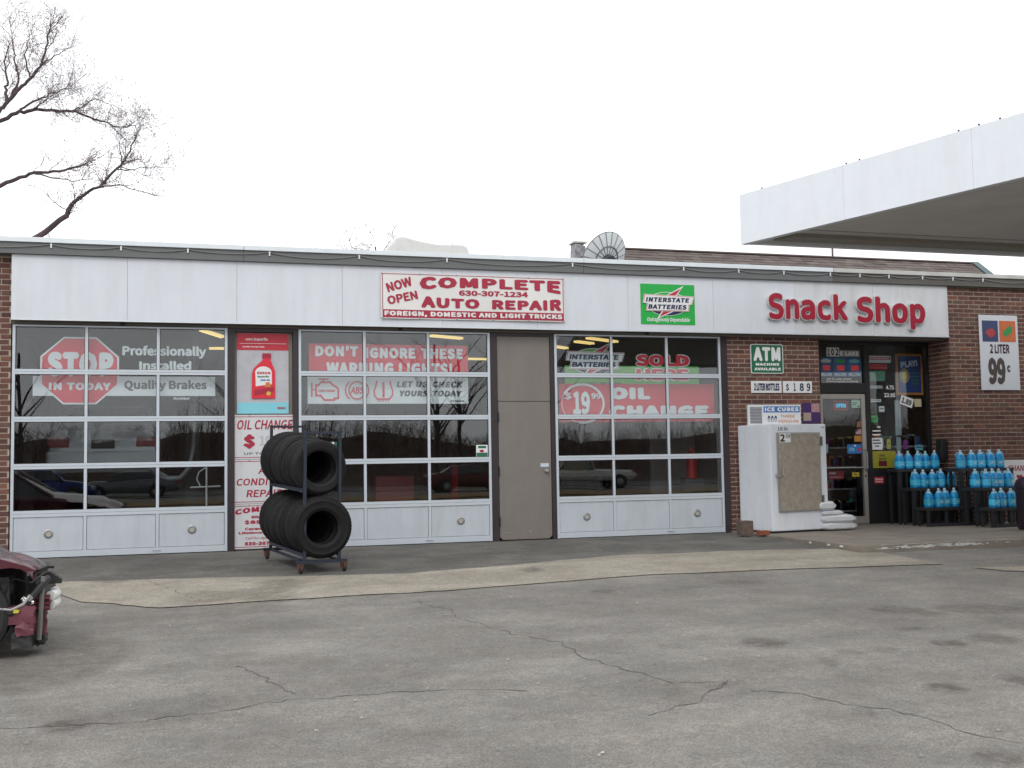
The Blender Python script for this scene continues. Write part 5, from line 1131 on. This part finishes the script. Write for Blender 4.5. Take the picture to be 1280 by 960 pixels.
for i, (x, y, h) in enumerate(((14.5, -47.5, 8), (24, -57, 10), (4, -58, 7), (36, -50, 9), (-9, -57, 8), (19, -60, 9))):
    lim = []
    for k in range(9):
        z = h*random.uniform(.3, .8); a = random.random()*6.3; s = h*.4; lim.append(([(x, y, z), (x+s*.4*math.cos(a), y+s*.4*math.sin(a), z+s*.45), (x+s*math.cos(a), y+s*math.sin(a), z+s*.95)], .07))
    limb_tree('bare roadside tree across the road, '+['tall one before the wood','broadest one','short one','one behind the pickup','one behind the blue sedan','one at the back'][i], (x, y, -.4), [(x, y, -.4), (x+.1, y, h*.5), (x-.1, y, h)], lim, 1, 4, 40+i, 1.5, 'bare trees across the road')

# ------------------------------------------------------------------ cars
TIREC = mat('car_tyre', (.02, .02, .02), .8); RIM = mat('alloy', (.35, .36, .37), .35, .7); CGL = mat('car_glass', (.015, .018, .02), .06, spec=.8); TL = mat('tail_lamp', (.35, .012, .015), .25); HL = mat('head_lamp', (.5, .5, .5), .15, .4); CHR = mat('chrome', (.6, .6, .6), .2, .9)
def wheel(t, x, y, r, z0=0., s=1):
    w = MB().lathe([(r*.62, -.10), (r*.9, -.11), (r, -.08), (r, .08), (r*.9, .11), (r*.62, .10)], 'y', 28, (x, y, z0+r)).build('wheel', TIREC, t, local=True)
    mb = MB().lathe([(r*.63, -.09*s), (r*.60, -.06*s), (r*.2, -.075*s), (.001, -.08*s)], 'y', 28, (x, y, z0+r))
    for k in range(6):
        a = k*math.pi/3; c, q = math.cos(a), math.sin(a)
        mb.tube([(x+c*.05, y-.092*s, z0+r+q*.05), (x+c*r*.6, y-.085*s, z0+r+q*r*.6)], .022, 5)
    mb.build('rim', RIM, w, local=True); return w
def loft(mb, secs, closed=False):
    n = len(secs[0]); vs = [v for s in secs for v in s]
    fs = [(i*n+j, i*n+(j+1) % n, (i+1)*n+(j+1) % n, (i+1)*n+j) for i in range(len(secs)-1) for j in range(n)]
    fs += [tuple(range(n)), tuple(range((len(secs)-1)*n, len(secs)*n))]; mb.add(vs, fs, True)
def car(label, loc, rz, paint, kind='sedan', group=None, L_=4.7, skip_front=False):
    t = thing('parked_car', label, 'pickup truck' if kind == 'pickup' else 'car', loc, rz, group)
    h = L_/2; hw_ = .87 if kind != 'pickup' else .97; up_ = 0 if kind != 'pickup' else .2
    if kind == 'pickup': prof = [(-h, .95, .6), (-h+.1, 1.0, .5), (-.3, 1.02, .45), (h-1.5, 1.12, .45), (h-.3, 1.02, .5), (h, .85, .55)]
    else: prof = [(-h, .80, .42), (-h+.08, .93, .30), (-h+.9, 1.0, .24), (-h+1.9, .96, .22), (h-1.5, .95, .22), (h-.75, .86, .22), (h-.15, .68, .26), (h, .55, .34)]
    secs = []
    for x, zt, zb in prof:
        w = hw_*(1-.12*max(0, (abs(x)-h+.6)/.6)**2)
        secs.append([(x, -w*.9, zb), (x, -w*.99, zb+.12), (x, -w, (zb+zt)/2), (x, -w*.96, zt-.08), (x, -w*.86, zt), (x, 0, zt+.03), (x, w*.86, zt), (x, w*.96, zt-.08), (x, w, (zb+zt)/2), (x, w*.99, zb+.12), (x, w*.9, zb)])
    mb = MB(); loft(mb, secs); body = mb.build('body', paint, t, local=True)
    if kind == 'pickup': cab = [(-.45, 1.02, .9), (-.35, 1.75, .78), (1.0, 1.76, .78), (1.6, 1.08, .9)]
    else: cab = [(-h+.75, .95, .80), (-h+1.35, 1.36, .62), (-.1, 1.42, .62), (.55, 1.36, .64), (h-1.35, .92, .82)]
    mb = MB(); s2 = []
    for x, zt, w in cab: s2.append([(x, -hw_*.93, (.94 if kind != 'pickup' else 1.03)), (x, -w*.98, zt-.03), (x, -w*.85, zt), (x, w*.85, zt), (x, w*.98, zt-.03), (x, hw_*.93, (.94 if kind != 'pickup' else 1.03))])
    loft(mb, s2); mb.build('cabin_glass', CGL, t, local=True)
    r_ = MB(); c_ = cab[1:-1] if kind != 'pickup' else cab[1:3]
    loft(r_, [[(x, -w*.99, zt-.035), (x, -w*.86, zt+.012), (x, w*.86, zt+.012), (x, w*.99, zt-.035), (x, w*.9, zt-.05), (x, -w*.9, zt-.05)] for x, zt, w in c_]); r_.build('roof_panel', paint, t, local=True)
    for s in (-1, 1):
        for a, b in ((0, 1), (len(cab)-1, len(cab)-2)): MB().tube([(cab[a][0], s*hw_*.92, cab[a][1]), (cab[b][0], s*cab[b][2]*.98, cab[b][1]-.02)], .035, 6).build('pillar', paint, t, local=True)
        MB().tube([(-.15, s*hw_*.935, .95+up_*.4), (-.1, s*.62 if kind != 'pickup' else s*.77, 1.39+up_*1.7)], .03, 6).build('pillar', paint, t, local=True)
        MB().box(-h-.012, -h+.15, s*hw_*.55 if s > 0 else -hw_*.9, s*hw_*.9 if s > 0 else -hw_*.55, .68+up_, .83+up_).build('tail_light', TL, t, local=True, bevel=.02)
        MB().box(h-.16, h-.01, s*.4 if s > 0 else -.78, .78 if s > 0 else -.4, .53+up_, .66+up_).build('headlight', HL, t, local=True, bevel=.02)
        for x in (-h+.95, h-.9):
            MB().lathe([(.37+up_*.15, -.01*s), (.37+up_*.15, .01*s), (.001, .012*s)], 'y', 24, (x, s*(hw_+.003), .33+up_*.3)).build('wheel_arch', BLACK, t, local=True)
            wheel(t, x, s*(hw_-.05), .32+up_*.3, 0, 1 if s < 0 else -1)
    MB().box(-h-.10, -h+.02, -hw_*.92, hw_*.92, .40+up_, .62+up_).build('rear_bumper', paint if kind != 'pickup' else CHR, t, local=True, bevel=.04)
    MB().box(h-.06, h+.06, -hw_*.92, hw_*.92, .34+up_, .52+up_).build('front_bumper', paint if kind != 'pickup' else CHR, t, local=True, bevel=.04)
    box('number_plate', -h-.116, -h-.102, -.16, .16, .64+up_, .76+up_, PWHITE, t, local=True) if kind == 'pickup' else box('number_plate', -h-.02, -h-.005, -.17, .17, .66, .80, BLACK, t, local=True)
    return t
PSIL = mat('paint_silver', (.55, .56, .57), .3, .3); PBLU = mat('paint_blue', (.012, .03, .16), .25, .2); PDRK = mat('paint_dark', (.03, .012, .014), .25, .2); PWHT = mat('paint_white', (.55, .55, .53), .3); PGRN = mat('paint_grey', (.16, .17, .18), .3, .4)
cz = -.4
car('blue sedan parked across the lot', (-6.0, -41, cz), R(0), PBLU, group='cars parked along the far side of the lot')
car('grey sedan parked beyond the blue one', (-2.2, -43, cz), R(180), PGRN, group='cars parked along the far side of the lot')
car('dark maroon sedan parked across the lot', (5.2, -41, cz), R(180), PDRK, group='cars parked along the far side of the lot')
car('red brown sedan parked across the lot', (14.5, -40, cz), R(0), mat('paint_redbrown', (.09, .015, .012), .3, .2), group='cars parked along the far side of the lot')
car('pale pickup truck parked across the lot', (21.0, -41, cz), R(180), PWHT, 'pickup', L_=5.6, group='cars parked along the far side of the lot')
# the silver car on the lift in the first bay, its tail to the door
lc = car('silver sedan raised on a lift inside the first garage bay', (-1.05, 4.6, .80), R(90), PSIL)
t = thing('car_lift', 'grey two post lift holding the silver sedan in the first bay', 'car lift', (-1.05, 4.7, 0))
for s in (-1, 1):
    box('lift_post', -1.05+s*1.35-.12, -1.05+s*1.35+.12, 4.6, 4.85, .002, 3.4, mat('lift_grey', (.10, .10, .11), .5), t); MB().tube([(-1.05+s*1.25, 4.7, .98), (-1.05+s*.5, 4.0, .98)], .05, 8).build('lift_arm', BLACK, t); MB().tube([(-1.05+s*1.25, 4.75, .98), (-1.05+s*.5, 5.4, .98)], .05, 8).build('lift_arm', BLACK, t)
t = thing('tool_chest', 'red rolling tool chest inside the second garage bay', 'tool chest', (3.55, 2.6, 0)); box('cabinet', 3.2, 3.85, 2.6, 3.1, .12, .95, mat('tool_red', (.30, .012, .012), .35), t, bevel=.01)
for k in range(5): box('drawer', 3.22, 3.83, 2.585, 2.598, .16+k*.155, .295+k*.155, MATS['tool_red'], t, bevel=.004)
for x in (3.26, 3.79): 
    MB().tube([(x-.02, 2.66, .06), (x+.02, 2.66, .06)], .058, 12).build('caster', BLACK, t)
t = thing('floor_jack', 'red post jack standing inside the second garage bay', 'jack', (4.5, 2.5, 0)); box('column', 4.46, 4.58, 2.45, 2.57, .06, 1.1, MATS['tool_red'], t); box('foot', 4.36, 4.68, 2.35, 2.67, .003, .059, BLACK, t)
t = thing('workbench', 'dark workbench with a yellow box inside the third bay', 'workbench', (7.1, 4.0, 0)); box('top', 6.5, 7.9, 3.9, 4.5, .86, .92, mat('bench_wood', (.14, .09, .05), .7), t)
for x in (6.55, 7.8): 
    for y_ in (3.95, 4.4): box('leg', x, x+.06, y_, y_+.06, .003, .859, BLACK, t)
tag(box('storage_box', 7.0, 7.45, 3.95, 4.3, .921, 1.2, mat('box_tan', (.32, .24, .10), .7), None, bevel=.01), 'tan storage box on the dark workbench', 'box')
t = thing('door_leaf', 'pale panel door leaning inside the right of the third bay', 'panel', (8.2, 2.0, 0)); box('panel', 7.9, 8.75, 2.0, 2.05, .003, 1.95, mat('pale_panel', (.22, .21, .19), .7), t)
tag(MB().lathe([(.001, 0), (.09, 0), (.09, .38), (.03, .44), (.03, .5), (.001, .5)], 'z', 16, (8.15, .9, .84)).build('extinguisher', mat('ext_red', (.40, .01, .01), .3)), 'red extinguisher inside the right edge of the third bay', 'extinguisher')
tag(box('wall_box', 8.0, 8.35, .85, 1.05, .003, .838, mat('ped_dark', (.05, .05, .05), .6), None), 'dark cabinet under the red extinguisher', 'cabinet')
t = thing('exhaust_hose', 'grey exhaust hose looping inside the first garage bay', 'hose', (.2, 1.6, 0)); MB().tube([(-.35, 1.6, 1.15), (-.1, 1.6, 1.0), (.08, 1.62, 1.0), (.22, 1.65, 1.15), (.28, 1.7, 1.5), (.3, 1.8, 2.3), (.3, 1.9, 3.5)], .04, 10).build('hose', mat('hose_grey', (.22, .23, .24), .5), t)
t = thing('stand', 'white tubular stand inside the first garage bay', 'stand', (.42, 1.2, 0)); MB().tube([(.45, 1.2, .003), (.45, 1.2, 1.16)], .014, 8).build('pole', PWHITE, t); MB().tube([(.22, 1.2, .86), (.65, 1.2, .87)], .012, 8).build('arm', PWHITE, t); MB().tube([(.44, 1.2, 1.15), (.34, 1.2, 1.08), (.31, 1.2, .98), (.36, 1.2, .88)], .01, 8).build('hook', PWHITE, t)
for i, (x, z) in enumerate(((2.35, 1.62), (2.1, .35))):
    o = bpy.data.objects.new('tyre', TM[(.335, .20, .205)]); COL.objects.link(o); o.location = (x, 1.2+i*.2, z if i else 1.78); o.rotation_euler = (0, 0, .5); tag(o, ['dark tyre hanging inside the second door beneath the white banner', 'dark tyre standing inside the second bay behind the rack'][i], 'tyre')
tag(MB().tube([(2.35, 1.2, 2.1), (2.35, 1.2, 3.54)], .008, 6).build('hanging_wire', STEEL), 'thin wire that holds the tyre inside the second bay', 'wire')

# ------------------------------------------------------------------ the wrecked car at the left edge
def paint_mat():
    m = mat('paint_maroon', (.09, .012, .024), .22, .25, var=.25, vscale=5, bump=.06, bscale=9); m.node_tree.nodes['Principled BSDF'].inputs['Coat Weight'].default_value = 1.; m.node_tree.nodes['Principled BSDF'].inputs['Coat Roughness'].default_value = .1; return m
PM = paint_mat(); PINK = mat('inner_maroon', (.15, .045, .06), .55, var=.25, vscale=10, bump=.4, bscale=16); ENG = mat('engine_black', (.018, .017, .018), .6, var=.5, vscale=12, bump=.6, bscale=25); DRK = mat('plastic_black', (.014, .014, .015), .45)
GX = -6.55; g0 = gz(-7.2)
wr = thing('wrecked_car', 'maroon car with its front end torn open at the left edge', 'car', (-3.0, GX, g0))
random.seed(12)
def hood():
    mb = MB(); vs = []; nx, ny = 26, 20
    for j in range(ny+1):
        v = j/ny; yv = -7.30+1.5*v
        for i in range(nx+1):
            u = i/nx; x = -.90-.02*math.sin(v*9)-1.22*u+(-.05 if v < .15 else 0)
            z = .455+.14*min(1, u/.28)**.6+.17*max(0, u-.1)
            z += .035*math.sin(math.pi*v)**.7-.04*max(0, 1-v/.12)
            z += .018*math.exp(-((u-.10)/.07)**2)*math.sin(v*14+1)+.012*math.sin(u*20+v*5)*(1-u)*.8-.025*math.exp(-((u-.22)/.04)**2)
            x -= .13*v; z -= .02+.095*v
            vs.append((x, yv, z))
    w = nx+1; n = len(vs); fs = [(j*w+i, j*w+i+1, (j+1)*w+i+1, (j+1)*w+i) for j in range(ny) for i in range(nx)]
    mb.add(vs, fs, True); mb.add([(a, b, c-.012) for a, b, c in vs], [tuple(reversed(f)) for f in fs], True)
    rim = [i for i in range(nx)]+[j*w+nx for j in range(ny)]+[ny*w+nx-i for i in range(nx)]+[(ny-j)*w for j in range(ny)]
    for i in range(len(rim)): a, b = rim[i], rim[(i+1) % len(rim)]; mb.f.append((b, a, a+n, b+n)); mb.sm.append(False)
    mb.build('hood', PM, wr)
hood()
# near fender: arch cut over the front wheel at x = -1.47
WC = (-1.415, g0+.30)
fo = [(-2.15, .10), (-2.15, .62), (-1.6, .60), (-1.2, .565), (-1.0, .50), (-.93, .465), (-.975, .452), (-1.03, .472), (-1.10, .485), (-1.18, .478), (-1.245, .44)]+[(WC[0]+.35*math.cos(R(a)), WC[1]+.35*math.sin(R(a))) for a in range(54, 181, 12)]+[(-1.83, -.03), (-2.15, -.05)]
MB().prism(fo, -7.36, -7.325).build('fender', PM, wr, bevel=.006)
MB().prism([(x-.14, z-.15 if z > .3 else z) for x, z in fo], -5.80, -5.77).build('fender', PM, wr, bevel=.006)
w = MB().lathe([(.19, -.10), (.27, -.11), (.30, -.085), (.305, 0), (.30, .085), (.27, .11), (.19, .10)], 'y', 32, (WC[0], -7.2, WC[1])).build('wheel', TIREC, wr); MB().lathe([(.19, -.095), (.17, -.06), (.06, -.075), (.001, -.08)], 'y', 28, (WC[0], -7.2, WC[1])).build('rim', RIM, w)
w = MB().lathe([(.19, -.10), (.27, -.11), (.30, -.085), (.305, 0), (.30, .085), (.27, .11), (.19, .10)], 'y', 32, (WC[0], -5.95, WC[1])).build('wheel', TIREC, wr)
# engine bay: block of dark shapes under the hood
def lump(name, x0, x1, y0, y1, z0, z1, m, s=1):
    random.seed(s); bm = bmesh.new(); bmesh.ops.create_cube(bm, size=1); bmesh.ops.subdivide_edges(bm, edges=bm.edges, cuts=3, use_grid_fill=True)
    mb = MB()
    for v in bm.verts: v.co = Vector((x0+(x1-x0)*(v.co.x+.5), y0+(y1-y0)*(v.co.y+.5), z0+(z1-z0)*(v.co.z+.5)))+Vector([random.gauss(0, .006) for _ in range(3)])
    bm.verts.ensure_lookup_table(); vs = [v.co.copy() for v in bm.verts]; fs = [[q.index for q in f.verts] for f in bm.faces]; bm.free()
    mb.add(vs, fs, True); return mb.build(name, m, wr)
lump('engine', -1.75, -1.12, -6.9, -6.1, -.02, .44, ENG, 1); lump('radiator', -1.03, -.98, -6.95, -6.0, .05, .40, ENG, 2); lump('battery', -1.35, -1.12, -7.22, -7.0, .22, .42, DRK, 3)
lump('inner_wing', -1.14, -.955, -7.28, -7.18, .08, .20, PINK, 4); lump('inner_wing', -1.07, -.96, -7.27, -7.2, .0, .11, PINK, 14); lump('inner_wing', -1.13, -1.06, -7.20, -7.1, -.05, .10, DRK, 15); lump('inner_wing', -1.02, -.90, -7.05, -6.95, -.04, .16, PINK, 5); lump('hanging_trim', -1.10, -.97, -7.25, -7.05, -.09, .02, ENG, 6); lump('hanging_trim', -.98, -.90, -7.1, -6.9, -.10, -.03, DRK, 7)
lump('crushed_bracket', -.96, -.86, -7.15, -6.95, .155, .265, mat('plastic_maroon', (.10, .012, .022), .4), 8)
for k in range(3): MB().tube([(-.985, -7.17, .18+k*.035), (-.86, -7.165, .17+k*.035)], .008, 6).build('bracket_rib', MATS['plastic_maroon'], wr)
GR = mat('bar_greygreen', (.17, .18, .16), .5)
MB().tube([(-.905, -7.17, .40), (-.915, -7.17, .22), (-.925, -7.16, .02), (-.93, -7.15, -.05)], .018, 6).build('support_bar', GR, wr)
MB().tube([(-1.25, -7.25, .20), (-1.10, -7.27, .16), (-1.0, -7.25, .23), (-.92, -7.2, .33), (-.88, -7.1, .38)], .028, 8).build('bumper_trim', DRK, wr)
MB().tube([(-1.22, -7.29, .30), (-1.18, -7.3, .20), (-1.10, -7.3, .185), (-1.02, -7.28, .22), (-.98, -7.26, .28)], .012, 8).build('lamp_bezel', STEEL, wr)
MB().lathe([(.001, .02), (.05, .01), (.085, -.03), (.09, -.05)], 'x', 20, (-1.12, -7.15, .33)).build('lamp_bowl', ENG, wr)
lump('lamp_shard', -1.03, -.965, -7.27, -7.23, .22, .27, CHR, 9); MB().prism([(-1.085, .165), (-1.05, .165), (-1.045, .185), (-1.08, .19)], -7.31, -7.29).build('marker_lamp', YELLOW, wr)
MB().tube([(-1.2, -7.2, .36), (-1.08, -7.22, .40), (-.98, -7.2, .36), (-.9, -7.12, .42)], .01, 6).build('wiring', DRK, wr); MB().tube([(-.95, -7.1, .44), (-.89, -7.05, .46), (-.85, -7.02, .455)], .012, 6).build('wiring', DRK, wr)
MB().prism([(-.97, .40), (-.88, .42), (-.80, .36), (-.80, .33), (-.90, .33)], -7.0, -6.9).build('torn_flap', DRK, wr)
FOAM = mat('white_foam', (.72, .72, .70), .5)
for k in range(2):
    fb = []
    for i in range(9):
        v = i/8; fb.append((-.89+.05*math.sin(math.pi*(.2+.6*v)), -7.10+.30*v, .19+k*.062))
    MB().tube(fb, .037, 10).build('bumper_foam', FOAM, wr)
box('bumper_beam', -.99, -.93, -7.1, -6.0, .14, .29, DRK, wr)
# the rest of the body behind the front wheels
secs = []
for x, zt, zb in ((-1.86, .62, -.02), (-2.15, .66, -.02), (-3.2, .70, -.03), (-4.3, .72, -.03), (-5.0, .70, 0), (-5.25, .60, .1)):
    hh = .79*(1-.1*(x < -5)); secs.append([(x, GX-hh*.92, zb), (x, GX-hh, zb+.14), (x, GX-hh, zt-.15), (x, GX-hh*.93, zt), (x, GX+hh*.93, zt), (x, GX+hh, zt-.15), (x, GX+hh, zb+.14), (x, GX+hh*.92, zb)])
mb = MB(); loft(mb, secs); mb.build('body', PM, wr)
mb = MB(); loft(mb, [[(x, GX-.73, .655), (x, GX-w_, z), (x, GX+w_, z), (x, GX+.73, .655)] for x, z, w_ in ((-2.1, .68, .7), (-2.85, 1.12, .56), (-3.9, 1.14, .56), (-4.7, .74, .68))]); mb.build('cabin_glass', CGL, wr)
mb = MB(); loft(mb, [[(x, GX-.57, 1.10), (x, GX-.5, 1.155), (x, GX+.5, 1.155), (x, GX+.57, 1.10)] for x in (-2.85, -3.9)]); mb.build('roof_panel', PM, wr)
for s in (-1, 1):
    w = MB().lathe([(.19, -.10), (.27, -.11), (.30, -.085), (.305, 0), (.30, .085), (.27, .11), (.19, .10)], 'y', 28, (-4.35, GX+s*.73, WC[1])).build('wheel', TIREC, wr)
    MB().tube([(-2.1, GX+s*.72, .67), (-2.85, GX+s*.56, 1.12)], .03, 6).build('pillar', PM, wr); MB().tube([(-4.7, GX+s*.7, .72), (-3.9, GX+s*.56, 1.13)], .035, 6).build('pillar', PM, wr)
